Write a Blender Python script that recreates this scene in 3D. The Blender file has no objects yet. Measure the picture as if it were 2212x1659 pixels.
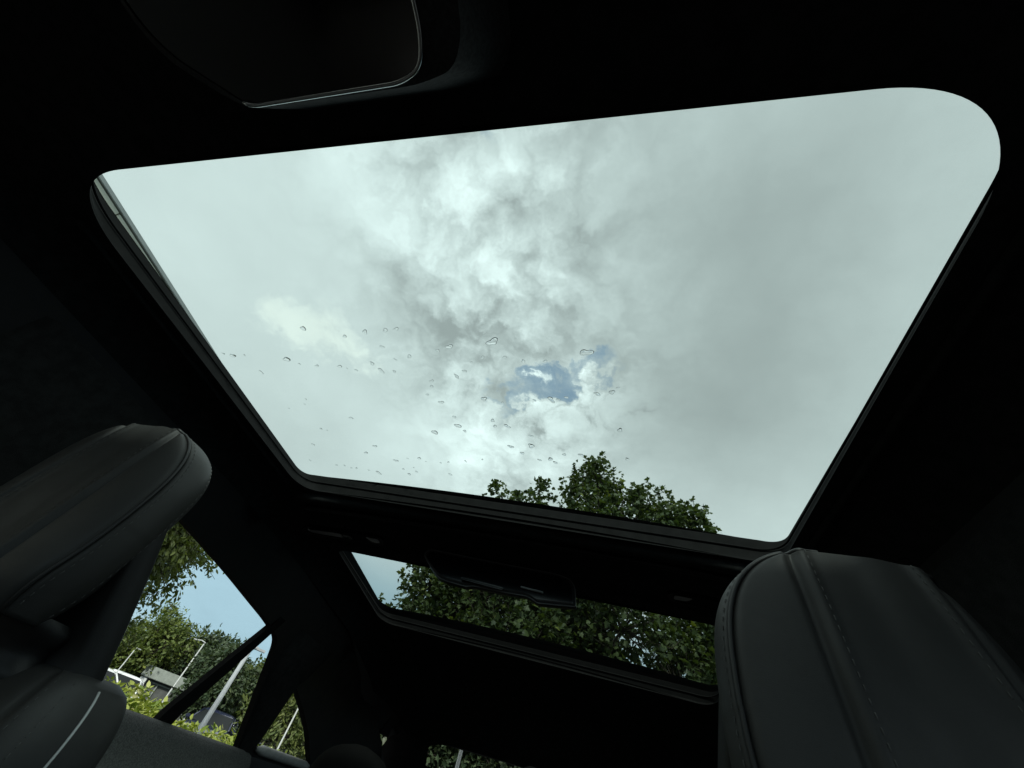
import bpy, bmesh, math, random
import numpy as np
from mathutils import Vector, Matrix
from mathutils.geometry import delaunay_2d_cdt

sc = bpy.context.scene
col = sc.collection
rad = math.radians
Z0 = 0.98                      # height of the eye above the car park

# ------------------------------------------------------------------ camera
cam_d = bpy.data.cameras.new("camera")
cam = bpy.data.objects.new("camera", cam_d)
col.objects.link(cam)
fwd = Vector((-0.2645, 0.639, 0.722)).normalized()
right = Vector((0.9623, 0.125, 0.2417))
right = (right - fwd * right.dot(fwd)).normalized()
up = right.cross(fwd)
cam.matrix_world = Matrix(((right.x, up.x, -fwd.x, 0.215), (right.y, up.y, -fwd.y, 0.0),
                           (right.z, up.z, -fwd.z, Z0), (0, 0, 0, 1)))
cam_d.sensor_width = 36.0
cam_d.lens = 36.0 * 879 / 2212
cam_d.clip_start = 0.01
cam_d.clip_end = 2000
sc.camera = cam

# ------------------------------------------------------------------ sky
SUN_EL, SUN_AZ = rad(34), rad(165)     # azimuth clockwise from +y
world = bpy.data.worlds.new("World")
sc.world = world
world.use_nodes = True
nt = world.node_tree
nt.nodes.clear()


class G:
    """tiny expression helper for math nodes"""
    def __init__(s, t): s.t = t

    def n(s, kind, **kw):
        x = s.t.nodes.new(kind)
        for k, v in kw.items(): setattr(x, k, v)
        return x

    def m(s, op, a, b=None, c=None, clamp=False):
        x = s.n('ShaderNodeMath', operation=op, use_clamp=clamp)
        for i, v in enumerate((a, b, c)):
            if v is None: continue
            if isinstance(v, (int, float)): x.inputs[i].default_value = v
            else: s.t.links.new(v, x.inputs[i])
        return x.outputs[0]

    def link(s, a, b): s.t.links.new(a, b)

    def smooth(s, v, lo, hi):
        x = s.n('ShaderNodeMapRange', interpolation_type='SMOOTHSTEP')
        s.link(v, x.inputs[0])
        x.inputs[1].default_value, x.inputs[2].default_value = lo, hi
        return x.outputs[0]

    def mixc(s, f, a, b, mode='MIX'):
        x = s.n('ShaderNodeMix', data_type='RGBA', blend_type=mode)
        for i, v in ((0, f), (6, a), (7, b)):
            if isinstance(v, (int, float)): x.inputs[i].default_value = v
            elif isinstance(v, tuple): x.inputs[i].default_value = (*v, 1)
            else: s.link(v, x.inputs[i])
        return x.outputs[2]


g = G(nt)
tc = g.n('ShaderNodeTexCoord')
sep = g.n('ShaderNodeSeparateXYZ')
g.link(tc.outputs['Generated'], sep.inputs[0])
X, Y, Z = sep.outputs
zc = g.m('ADD', g.m('MAXIMUM', Z, 0.0), 0.25)
u0 = g.m('DIVIDE', X, zc)
v0 = g.m('DIVIDE', Y, zc)
cmb = g.n('ShaderNodeCombineXYZ')
g.link(u0, cmb.inputs[0]); g.link(v0, cmb.inputs[1])


def noise(scale, detail, rough=0.55, off=0.0, dist=0.0):
    n = g.n('ShaderNodeTexNoise', noise_dimensions='2D')
    ad = g.n('ShaderNodeVectorMath', operation='ADD')
    g.link(cmb.outputs[0], ad.inputs[0]); ad.inputs[1].default_value = (off, off * 0.7, off * 1.3)
    g.link(ad.outputs[0], n.inputs['Vector'])
    n.inputs['Scale'].default_value = scale
    n.inputs['Detail'].default_value = detail
    n.inputs['Roughness'].default_value = rough
    n.inputs['Distortion'].default_value = dist
    return n.outputs['Fac']


w1 = g.m('SUBTRACT', noise(4.5, 6, 0.6, 3.1), 0.5)
w2 = g.m('SUBTRACT', noise(4.5, 6, 0.6, 9.7), 0.5)
u = g.m('MULTIPLY_ADD', w1, 0.17, u0)
v = g.m('MULTIPLY_ADD', w2, 0.17, v0)


def blob(cu, cv, ru, rv, ang=0.0, uu=None, vv=None):
    du = g.m('SUBTRACT', uu or u, cu); dv = g.m('SUBTRACT', vv or v, cv)
    c, s = math.cos(ang), math.sin(ang)
    a = g.m('ADD', g.m('MULTIPLY', du, c / ru), g.m('MULTIPLY', dv, s / ru))
    b = g.m('ADD', g.m('MULTIPLY', du, -s / rv), g.m('MULTIPLY', dv, c / rv))
    d2 = g.m('ADD', g.m('MULTIPLY', a, a), g.m('MULTIPLY', b, b))
    return g.m('EXPONENT', g.m('MULTIPLY', d2, -1.0))


fine = g.m('SUBTRACT', noise(7.0, 9, 0.60, 1.7), 0.5)
broad = g.m('SUBTRACT', noise(1.9, 5, 0.5, 5.2), 0.5)


def billow(scale, off, detail=3.0):
    """rounded cauliflower relief: inverted cell distance on warped coordinates"""
    wc = g.n('ShaderNodeCombineXYZ')
    g.link(g.m('MULTIPLY_ADD', fine, 0.10, u), wc.inputs[0])
    g.link(g.m('MULTIPLY_ADD', fine, -0.10, v), wc.inputs[1])
    sh = g.n('ShaderNodeVectorMath', operation='ADD'); sh.inputs[1].default_value = (off, off, 0)
    g.link(wc.outputs[0], sh.inputs[0])
    vo = g.n('ShaderNodeTexVoronoi', feature='F1', voronoi_dimensions='2D')
    g.link(sh.outputs[0], vo.inputs['Vector'])
    vo.inputs['Scale'].default_value = scale
    vo.inputs['Detail'].default_value = detail
    vo.inputs['Roughness'].default_value = 0.55
    return g.m('SUBTRACT', 0.56, vo.outputs['Distance'])


puffs = billow(9.0, 2.3)
big_puffs = billow(4.2, 7.1)
band = blob(-0.29, 0.48, 0.24, 0.80, 0.0, u0, v0)          # the broken, billowing belt of cloud
L = g.m('MULTIPLY_ADD', broad, 0.20, 0.98)
L = g.m('ADD', L, g.m('MULTIPLY', fine, g.m('MULTIPLY_ADD', band, 0.75, 0.05)))
L = g.m('ADD', L, g.m('MULTIPLY', puffs, g.m('MULTIPLY_ADD', band, 0.52, 0.01)))
L = g.m('ADD', L, g.m('MULTIPLY', big_puffs, g.m('MULTIPLY_ADD', band, 0.36, 0.03)))
for cu, cv, ru, rv, an, amp in [(-0.34, 0.26, 0.12, 0.16, 0.3, 0.24), (-0.22, 0.46, 0.12, 0.18, 0, 0.20),
                                (-0.34, 0.86, 0.28, 0.16, -0.2, 0.40), (-0.50, 0.17, 0.10, 0.16, 0, 0.26),
                                (-0.22, 0.12, 0.07, 0.08, 0, 0.16), (-0.13, 0.33, 0.07, 0.10, 0, -0.10),
                                (0.24, 0.36, 0.30, 0.46, 0, -0.33), (0.14, 0.70, 0.20, 0.25, 0, -0.08),
                                (0.45, 0.85, 0.5, 0.4, 0, -0.14), (-0.50, 0.36, 0.07, 0.2, 0, -0.14),
                                (-0.42, 0.56, 0.10, 0.08, 0, -0.10), (-1.0, 0.75, 0.25, 0.3, 0, -0.08)]:
    L = g.m('ADD', L, g.m('MULTIPLY', blob(cu, cv, ru, rv, an), amp))
# cream-tinted billow to the left with a crisp upper edge
mound = g.m('ADD', blob(-0.76, 0.51, 0.15, 0.09, 0.7), g.m('MULTIPLY', puffs, 0.6))
mound = g.smooth(mound, 0.05, 0.75)
mound = g.m('MULTIPLY', mound, g.smooth(blob(-0.76, 0.52, 0.18, 0.11, 0.7), 0.08, 0.42))
L = g.m('MULTIPLY_ADD', mound, 0.20, L)
# the rift of blue: axis along (a), across (b)
du = g.m('SUBTRACT', g.m('MULTIPLY_ADD', fine, 0.05, u), -0.20)
dv = g.m('SUBTRACT', g.m('MULTIPLY_ADD', fine, -0.05, v), 0.605)
a = g.m('DIVIDE', g.m('ADD', g.m('MULTIPLY', du, -0.888), g.m('MULTIPLY', dv, 0.459)), 0.15)
bb = g.m('ADD', g.m('MULTIPLY', du, 0.459), g.m('MULTIPLY', dv, 0.888))
bb = g.m('MULTIPLY_ADD', g.m('SUBTRACT', puffs, 0.12), 0.12, bb)
along = g.m('EXPONENT', g.m('MULTIPLY', g.m('MULTIPLY', a, a), -1.0))
b = g.m('DIVIDE', bb, 0.045)
d2 = g.m('ADD', g.m('MULTIPLY', a, a), g.m('MULTIPLY', b, b))
d2 = g.m('ADD', d2, g.m('MULTIPLY', fine, 3.0))
hole = g.smooth(d2, 1.30, -0.3)
# sunlit lip of cumulus below the rift
lip_b = g.m('DIVIDE', g.m('SUBTRACT', bb, 0.075), 0.045)
lip = g.m('MULTIPLY', along, g.m('EXPONENT', g.m('MULTIPLY', g.m('MULTIPLY', lip_b, lip_b), -1.0)))
L = g.m('ADD', L, g.m('MULTIPLY', lip, g.m('MULTIPLY_ADD', puffs, 0.9, 0.34)))
L = g.m('MULTIPLY_ADD', g.m('SUBTRACT', L, 0.86), 1.16, 0.95)
L = g.m('SMOOTH_MAX', L, 0.57, 0.12)
cream = g.m('MULTIPLY', mound, 0.4, clamp=True)
ccol = g.mixc(cream, (0.97, 1.0, 1.02), (1.03, 1.0, 0.90))
# cloud grows bluer and dimmer low over the horizon
low = g.smooth(Z, 0.42, 0.20)
ccol = g.mixc(low, ccol, (0.44, 0.64, 0.77))
hz = g.smooth(Z, 0.11, 0.03)
ccol = g.mixc(g.m('MULTIPLY', hz, 0.8), ccol, (0.80, 0.92, 0.95))
vm = g.n('ShaderNodeVectorMath', operation='SCALE')
g.link(ccol, vm.inputs[0]); g.link(L, vm.inputs['Scale'])
rift = g.m('MULTIPLY', g.smooth(g.m('ADD', blob(-0.28, 0.10, 0.045, 0.05), g.m('MULTIPLY', fine, 0.7)), 0.55, 1.0), 0.4)
hole = g.m('MAXIMUM', hole, rift)
veiled = g.mixc(g.m('MULTIPLY', hole, 0.9), vm.outputs[0], (0.42, 0.56, 0.74))   # blue behind a thin veil
hole = g.m('MULTIPLY', hole, 0.25)
sky = g.n('ShaderNodeTexSky', sky_type='NISHITA')
sky.sun_disc = False
sky.sun_elevation = SUN_EL
sky.sun_rotation = SUN_AZ
bg_sky = g.n('ShaderNodeBackground'); bg_sky.inputs[1].default_value = 0.15
g.link(sky.outputs[0], bg_sky.inputs[0])
bg_cl = g.n('ShaderNodeBackground'); bg_cl.inputs[1].default_value = 1.0
g.link(veiled, bg_cl.inputs[0])
mx = g.n('ShaderNodeMixShader')
g.link(hole, mx.inputs[0]); g.link(bg_cl.outputs[0], mx.inputs[1]); g.link(bg_sky.outputs[0], mx.inputs[2])
wo = g.n('ShaderNodeOutputWorld')
g.link(mx.outputs[0], wo.inputs[0])

sun_d = bpy.data.lights.new("sun", 'SUN')
sun_d.energy = 4.0
sun_d.angle = rad(7)
sun_d.color = (1.0, 0.96, 0.90)
sun = bpy.data.objects.new("sun", sun_d)
col.objects.link(sun)
sd = Vector((math.sin(SUN_AZ) * math.cos(SUN_EL), math.cos(SUN_AZ) * math.cos(SUN_EL), math.sin(SUN_EL)))
sun.rotation_euler = sd.to_track_quat('Z', 'Y').to_euler()
sun.location = (0, 0, 30)

sc.view_settings.view_transform = 'Standard'
sc.view_settings.look = 'None'
sc.view_settings.exposure = 0.0
sc.view_settings.gamma = 1.0
sc.render.engine = 'CYCLES'
sc.cycles.use_denoising = True
sc.cycles.max_bounces = 10
sc.cycles.diffuse_bounces = 4
sc.cycles.transparent_max_bounces = 16


# ------------------------------------------------------------------ helpers
def tag(o, label=None, cat=None, group=None, kind=None):
    if label: o['label'] = label
    if cat: o['category'] = cat
    if group: o['group'] = group
    if kind: o['kind'] = kind
    return o


def empty(name, loc=(0, 0, 0), rz=0.0):
    o = bpy.data.objects.new(name, None)
    col.objects.link(o)
    o.location = loc
    o.rotation_euler = (0, 0, rz)
    o.empty_display_size = 0.1
    return o


def link(name, me, mat=None, parent=None, smooth=True):
    o = bpy.data.objects.new(name, me)
    col.objects.link(o)
    if mat and not me.materials: me.materials.append(mat)
    if parent: o.parent = parent
    if smooth and len(me.polygons): me.polygons.foreach_set('use_smooth', [True] * len(me.polygons))
    return o


def mesh(name, vs, fs, mat=None, parent=None, smooth=True):
    me = bpy.data.meshes.new(name)
    me.from_pydata([tuple(map(float, p)) for p in vs], [], fs)
    me.update()
    return link(name, me, mat, parent, smooth)


def bm_obj(name, bm, mat=None, parent=None, smooth=False):
    me = bpy.data.meshes.new(name)
    bm.to_mesh(me); bm.free()
    return link(name, me, mat, parent, smooth)


def box_bm(bm, c, s, rot=None, bev=0.0):
    r = bmesh.ops.create_cube(bm, size=1.0)
    vs = r['verts']
    bmesh.ops.scale(bm, vec=s, verts=vs)
    if bev:
        es = list({e for v in vs for e in v.link_edges})
        rr = bmesh.ops.bevel(bm, geom=es, offset=bev, segments=2, affect='EDGES')
        vs = list({v for f in rr['faces'] for v in f.verts} | {v for v in vs if v.is_valid})
    if rot is not None: bmesh.ops.rotate(bm, cent=(0, 0, 0), matrix=rot, verts=vs)
    bmesh.ops.translate(bm, vec=c, verts=vs)
    return vs


def tube_data(pts, radii, n=8, cap=True, vs=None, fs=None):
    """sweep a ring along pts; appends to vs / fs"""
    vs = [] if vs is None else vs
    fs = [] if fs is None else fs
    P = [Vector(p) for p in pts]
    if isinstance(radii, (int, float)): radii = [radii] * len(P)
    base = len(vs)
    t0 = (P[1] - P[0]).normalized()
    ref = Vector((0, 0, 1)) if abs(t0.z) < 0.9 else Vector((1, 0, 0))
    nrm = t0.cross(ref).normalized()
    for i, p in enumerate(P):
        t = ((P[min(i + 1, len(P) - 1)] - P[max(i - 1, 0)])).normalized()
        nrm = (nrm - t * nrm.dot(t)).normalized()
        bn = t.cross(nrm)
        for k in range(n):
            an = 2 * math.pi * k / n
            q = p + (nrm * math.cos(an) + bn * math.sin(an)) * radii[i]
            vs.append((q.x, q.y, q.z))
    for i in range(len(P) - 1):
        for k in range(n):
            a0 = base + i * n + k; a1 = base + i * n + (k + 1) % n
            fs.append((a0, a1, a1 + n, a0 + n))
    if cap:
        fs.append(tuple(base + k for k in range(n))[::-1])
        fs.append(tuple(base + (len(P) - 1) * n + k for k in range(n)))
    return vs, fs


def tube(name, pts, radii, mat, parent=None, n=8):
    vs, fs = tube_data(pts, radii, n)
    return mesh(name, vs, fs, mat, parent)


def rounded_poly(pts, rs, seg=8):
    """round the corners of a closed 2-D polygon"""
    out = []
    n = len(pts)
    if isinstance(rs, (int, float)): rs = [rs] * n
    for i in range(n):
        p = np.array(pts[i], float); a = np.array(pts[i - 1], float); b = np.array(pts[(i + 1) % n], float)
        r = rs[i]
        if r <= 1e-6: out.append(tuple(p)); continue
        da = (a - p) / np.linalg.norm(a - p); db = (b - p) / np.linalg.norm(b - p)
        r = min(r, 0.48 * np.linalg.norm(a - p), 0.48 * np.linalg.norm(b - p))
        for k in range(seg + 1):
            t = k / seg
            q = (1 - t) ** 2 * (p + da * r) + 2 * t * (1 - t) * p + t * t * (p + db * r)
            out.append(tuple(q))
    return out


def resample(poly, step):
    out = []
    n = len(poly)
    for i in range(n):
        a = np.array(poly[i]); b = np.array(poly[(i + 1) % n])
        k = max(1, int(np.linalg.norm(b - a) / step))
        for j in range(k): out.append(tuple(a + (b - a) * j / k))
    return out


def inside(poly, p):
    x, y = p; c = False
    n = len(poly)
    for i in range(n):
        x1, y1 = poly[i]; x2, y2 = poly[(i + 1) % n]
        if (y1 > y) != (y2 > y) and x < (x2 - x1) * (y - y1) / (y2 - y1) + x1: c = not c
    return c


def sheet(name, outer, holes, fn, mat, parent=None, step=0.04, flip=False):
    """flat region with holes, triangulated finely and lifted onto a curved surface by fn(a, b) -> xyz"""
    loops = [resample(outer, step)] + [resample(h, step) for h in holes]
    pts, edges = [], []
    for lp in loops:
        b0 = len(pts)
        pts += lp
        edges += [(b0 + i, b0 + (i + 1) % len(lp)) for i in range(len(lp))]
    xs = [p[0] for p in outer]; ys = [p[1] for p in outer]
    allp = np.array(pts)
    x = min(xs) + step
    while x < max(xs):
        y = min(ys) + step
        while y < max(ys):
            if inside(outer, (x, y)) and not any(inside(h, (x, y)) for h in holes) and np.min(np.sum((allp - (x, y)) ** 2, 1)) > (0.55 * step) ** 2:
                pts.append((x, y))
            y += step
        x += step
    r = delaunay_2d_cdt([Vector(p) for p in pts], edges, [], 0, 1e-6)
    V = [tuple(p) for p in r[0]]
    F = []
    for f in r[2]:
        c = (sum(V[i][0] for i in f) / 3, sum(V[i][1] for i in f) / 3)
        if inside(loops[0], c) and not any(inside(h, c) for h in loops[1:]):
            F.append(tuple(f)[::-1] if flip else tuple(f))
    return mesh(name, [fn(*p) for p in V], F, mat, parent)


def strip(name, A, B, mat, parent=None, closed=True, rows=1):
    """skin between two point loops of equal length"""
    n = len(A)
    vs = []
    for k in range(rows + 1):
        t = k / rows
        vs += [tuple(np.array(a) * (1 - t) + np.array(b) * t) for a, b in zip(A, B)]
    fs = []
    for k in range(rows):
        for i in range(n if closed else n - 1):
            j = (i + 1) % n
            fs.append((k * n + i, k * n + j, (k + 1) * n + j, (k + 1) * n + i))
    return mesh(name, vs, fs, mat, parent)


# ------------------------------------------------------------------ materials
def pmat(name, color, rough=0.6, metal=0.0, spec=0.5, nscale=0.0, nvar=0.0, bump=0.0, bscale=400.0, color2=None, coat=0.0, detail=6, bdist=0.001):
    m = bpy.data.materials.new(name)
    m.use_nodes = True
    t = m.node_tree
    p = t.nodes['Principled BSDF']
    p.inputs['Base Color'].default_value = (*color, 1)
    p.inputs['Roughness'].default_value = rough
    p.inputs['Metallic'].default_value = metal
    p.inputs['Specular IOR Level'].default_value = spec
    p.inputs['Coat Weight'].default_value = coat
    q = G(t)
    tcn = q.n('ShaderNodeTexCoord')
    if nvar or color2:
        n = q.n('ShaderNodeTexNoise')
        q.link(tcn.outputs['Object'], n.inputs['Vector'])
        n.inputs['Scale'].default_value = nscale or 5.0
        n.inputs['Detail'].default_value = detail
        n.inputs['Roughness'].default_value = 0.65
        c2 = color2 or tuple(c * (1 - nvar) for c in color)
        f = q.smooth(n.outputs['Fac'], 0.32, 0.68)
        q.link(q.mixc(f, color, c2), p.inputs['Base Color'])
        rr = q.m('MULTIPLY_ADD', n.outputs['Fac'], 0.25, rough - 0.12, clamp=True)
        q.link(rr, p.inputs['Roughness'])
    if bump:
        n2 = q.n('ShaderNodeTexNoise')
        q.link(tcn.outputs['Object'], n2.inputs['Vector'])
        n2.inputs['Scale'].default_value = bscale
        n2.inputs['Detail'].default_value = 4
        bn = q.n('ShaderNodeBump')
        bn.inputs['Strength'].default_value = bump
        bn.inputs['Distance'].default_value = bdist
        q.link(n2.outputs['Fac'], bn.inputs['Height'])
        q.link(bn.outputs[0], p.inputs['Normal'])
    return m


def glass_mat(name, tint, ior=1.25):
    m = bpy.data.materials.new(name)
    m.use_nodes = True
    t = m.node_tree
    t.nodes.clear()
    q = G(t)
    tr = q.n('ShaderNodeBsdfTransparent'); tr.inputs[0].default_value = (*tint, 1)
    gl = q.n('ShaderNodeBsdfGlossy'); gl.inputs['Roughness'].default_value = 0.02
    lw = q.n('ShaderNodeLayerWeight'); lw.inputs[0].default_value = 0.5
    fac = q.m('MULTIPLY_ADD', q.m('POWER', lw.outputs['Facing'], 5.0), 0.5, 0.02)
    mxs = q.n('ShaderNodeMixShader')
    q.link(fac, mxs.inputs[0]); q.link(tr.outputs[0], mxs.inputs[1]); q.link(gl.outputs[0], mxs.inputs[2])
    o = q.n('ShaderNodeOutputMaterial'); q.link(mxs.outputs[0], o.inputs[0])
    return m


def leaf_mat(name, c_dark, c_light, c_hi=None, trans=0.35, rough=0.5):
    m = bpy.data.materials.new(name)
    m.use_nodes = True
    t = m.node_tree
    p = t.nodes['Principled BSDF']
    q = G(t)
    at = q.n('ShaderNodeAttribute'); at.attribute_name = 'tone'
    c = q.mixc(q.smooth(at.outputs['Fac'], 0.0, 0.75), c_dark, c_light)
    if c_hi: c = q.mixc(q.smooth(at.outputs['Fac'], 0.78, 1.0), c, c_hi)
    q.link(c, p.inputs['Base Color'])
    p.inputs['Roughness'].default_value = rough
    p.inputs['Specular IOR Level'].default_value = 0.35
    tl = q.n('ShaderNodeBsdfTranslucent')
    c2 = q.mixc(1.0, c, (0.95, 1.0, 0.35), 'MULTIPLY')
    q.link(c2, tl.inputs[0])
    mxs = q.n('ShaderNodeMixShader'); mxs.inputs[0].default_value = trans
    q.link(p.outputs[0], mxs.inputs[1]); q.link(tl.outputs[0], mxs.inputs[2])
    q.link(mxs.outputs[0], t.nodes['Material Output'].inputs[0])
    return m


M = {}
M['liner'] = pmat('headliner_fabric', (0.026, 0.027, 0.027), 0.95, spec=0.1, nscale=60, nvar=0.35, bump=0.5, bscale=900)
M['trim'] = pmat('black_trim_plastic', (0.014, 0.014, 0.015), 0.55, spec=0.3, nscale=30, nvar=0.2, bump=0.25, bscale=700)
M['rubber'] = pmat('black_rubber_seal', (0.008, 0.008, 0.008), 0.85, spec=0.1, nscale=40, nvar=0.2)
M['frit'] = pmat('black_ceramic_frit', (0.006, 0.006, 0.006), 0.35, spec=0.3)
M['leather'] = pmat('black_leather', (0.036, 0.0357, 0.0343), 0.5, spec=0.35, nscale=25, nvar=0.18, bump=0.15, bscale=1500)
M['leather_b'] = pmat('black_leather_side', (0.042, 0.044, 0.045), 0.5, spec=0.4, nscale=25, nvar=0.15, bump=0.35, bscale=520)
M['rear_leather'] = pmat('rear_black_leather', (0.008, 0.008, 0.008), 0.75, spec=0.1, nscale=25, nvar=0.2)
M['sill'] = pmat('pale_sill_cap', (0.42, 0.43, 0.42), 0.6, spec=0.3, nscale=60, nvar=0.15)
M['shell'] = pmat('black_seat_shell', (0.018, 0.018, 0.018), 0.5, spec=0.35, nscale=30, nvar=0.2, bump=0.2, bscale=600)
M['thread'] = pmat('grey_thread', (0.095, 0.095, 0.092), 0.7, spec=0.2)
M['piping'] = pmat('dark_piping', (0.014, 0.014, 0.014), 0.5)
M['bright_piping'] = pmat('pale_piping', (0.55, 0.56, 0.55), 0.5)
M['chrome'] = pmat('satin_chrome', (0.55, 0.57, 0.58), 0.25, metal=1.0)
M['gloss'] = pmat('gloss_black', (0.006, 0.006, 0.007), 0.12, spec=0.5)
M['rim_highlight_grey'] = pmat('rim_highlight_grey', (0.20, 0.205, 0.205), 0.35, spec=0.5)
M['satin'] = pmat('satin_black', (0.03, 0.031, 0.032), 0.32, spec=0.5)
M['knit'] = pmat('knitted_surround', (0.06, 0.06, 0.062), 0.9, spec=0.15, nscale=300, nvar=0.4, bump=0.6, bscale=500)
M['door'] = pmat('grey_door_trim', (0.115, 0.122, 0.118), 0.8, spec=0.25, nscale=380, nvar=0.5, bump=0.6, bscale=420, detail=2)
M['lens'] = pmat('lamp_lens', (0.40, 0.40, 0.40), 0.3, spec=0.5)
M['carpet'] = pmat('black_carpet', (0.02, 0.02, 0.02), 0.95, spec=0.1, nscale=60, nvar=0.3)
M['roof_glass'] = glass_mat('tinted_roof_glass', (0.575, 0.70, 0.665))
M['rear_roof_glass'] = glass_mat('tinted_rear_roof_glass', (0.50, 0.60, 0.57))
M['side_glass'] = glass_mat('side_glass', (0.88, 0.93, 0.90))
M['paint_out'] = pmat('car_paint_dark', (0.03, 0.032, 0.035), 0.3, spec=0.5, coat=0.5)

# water
wm = bpy.data.materials.new('rain_water')
wm.use_nodes = True
wt = wm.node_tree
wt.nodes.clear()
q = G(wt)
gb = q.n('ShaderNodeBsdfGlass'); gb.inputs['IOR'].default_value = 1.33; gb.inputs['Roughness'].default_value = 0.0
o = q.n('ShaderNodeOutputMaterial'); q.link(gb.outputs[0], o.inputs[0])
M['water'] = wm

# ================================================================== SETTING: ground
gm = pmat('asphalt', (0.055, 0.055, 0.055), 0.9, spec=0.2, nscale=3.0, nvar=0.35, bump=0.5, bscale=60, bdist=0.01)
ground = mesh('ground', [(-300, -300, 0), (300, -300, 0), (300, 300, 0), (-300, 300, 0)], [(0, 1, 2, 3)], gm)
tag(ground, kind='structure')
soil = pmat('planting_soil', (0.06, 0.045, 0.03), 0.95, nscale=4, nvar=0.4, bump=0.7, bscale=30, bdist=0.02)


def ribbon(name, pts, w, z, mat):
    vs, fs = [], []
    for i, p in enumerate(pts):
        p = Vector((*p, 0)); a = Vector((*pts[max(i - 1, 0)], 0)); b = Vector((*pts[min(i + 1, len(pts) - 1)], 0))
        n = (b - a).normalized().cross(Vector((0, 0, 1)))
        vs += [(p.x + n.x * w, p.y + n.y * w, z), (p.x - n.x * w, p.y - n.y * w, z)]
    for i in range(len(pts) - 1): fs.append((2 * i, 2 * i + 2, 2 * i + 3, 2 * i + 1))
    return tag(mesh(name, vs, fs, mat, smooth=False), kind='structure')


HEDGE = [(-9.6, 3.2), (-7.6, 4.4), (-5.6, 5.6), (-3.6, 6.7), (-1.4, 7.2), (1.2, 7.3), (4.0, 7.2)]
ribbon('planting_bed', [(-9.6, 3.9), (-7.2, 5.6), (-3.6, 8.2), (0.0, 9.0), (6.0, 9.2)], 2.2, 0.004, soil)

# ================================================================== leaves and trees
MAPLE = np.array([(0, 0), (.22, .02), (.46, -.04), (.36, .18), (.56, .48), (.30, .50), (.24, .68), (0, 1.0),
                  (-.24, .68), (-.30, .50), (-.56, .48), (-.36, .18), (-.46, -.04), (-.22, .02)]) 
OVAL = np.array([(0, 0), (.22, .3), (.20, .65), (0, 1.0), (-.20, .65), (-.22, .3)])
DIAMOND = np.array([(0, 0), (.30, .45), (0, 1.0), (-.30, .45)])


def leaves_mesh(name, P, D, N, S, tone, template, fold=0.25):
    """one mesh of many leaves: P base points, D blade directions, N normals, S sizes"""
    n = len(P)
    D = D / (np.linalg.norm(D, axis=1, keepdims=True) + 1e-9)
    N = N - D * np.sum(N * D, 1, keepdims=True)
    N = N / (np.linalg.norm(N, axis=1, keepdims=True) + 1e-9)
    Xv = np.cross(D, N)
    tpl = np.vstack([[(0, 0.42)], template])
    k = len(tpl)
    z = -fold * np.abs(tpl[:, 0]) - 0.12 * tpl[:, 1] ** 2
    V = (P[:, None, :] + S[:, None, None] * (tpl[None, :, 0, None] * Xv[:, None, :] + tpl[None, :, 1, None] * D[:, None, :]
                                             + z[None, :, None] * N[:, None, :])).reshape(-1, 3)
    m = k - 1
    tri = np.array([(0, 1 + i, 1 + (i + 1) % m) for i in range(m)])
    F = (tri[None] + (np.arange(n) * k)[:, None, None]).reshape(-1)
    me = bpy.data.meshes.new(name)
    me.vertices.add(len(V)); me.vertices.foreach_set('co', V.astype(np.float32).ravel())
    nf = len(F) // 3
    me.loops.add(len(F)); me.loops.foreach_set('vertex_index', F.astype(np.int32))
    me.polygons.add(nf)
    me.polygons.foreach_set('loop_start', np.arange(0, len(F), 3, dtype=np.int32))
    me.update(calc_edges=True)
    at = me.attributes.new('tone', 'FLOAT', 'POINT')
    at.data.foreach_set('value', np.repeat(tone, k).astype(np.float32))
    return me


bark = pmat('tree_bark', (0.07, 0.06, 0.048), 0.9, spec=0.2, nscale=14, nvar=0.5, bump=0.8, bscale=40, bdist=0.02)
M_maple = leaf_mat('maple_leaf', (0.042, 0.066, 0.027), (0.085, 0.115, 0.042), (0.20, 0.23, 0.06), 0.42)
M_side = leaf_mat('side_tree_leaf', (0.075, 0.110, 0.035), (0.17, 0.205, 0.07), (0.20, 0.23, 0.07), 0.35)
M_feather = leaf_mat('feathery_leaf', (0.085, 0.12, 0.04), (0.18, 0.22, 0.075), (0.24, 0.27, 0.09), 0.5)
M_dark = leaf_mat('dark_tree_leaf', (0.040, 0.068, 0.035), (0.075, 0.105, 0.05), (0.10, 0.13, 0.06), 0.25)
M_yel = leaf_mat('yellow_green_leaf', (0.065, 0.10, 0.025), (0.15, 0.19, 0.045), (0.24, 0.27, 0.06), 0.35)
M_hedge = leaf_mat('variegated_hedge_leaf', (0.15, 0.22, 0.04), (0.40, 0.45, 0.10), (0.68, 0.66, 0.38), 0.35)


def unit(v): return v / (np.linalg.norm(v, axis=-1, keepdims=True) + 1e-9)


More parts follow.
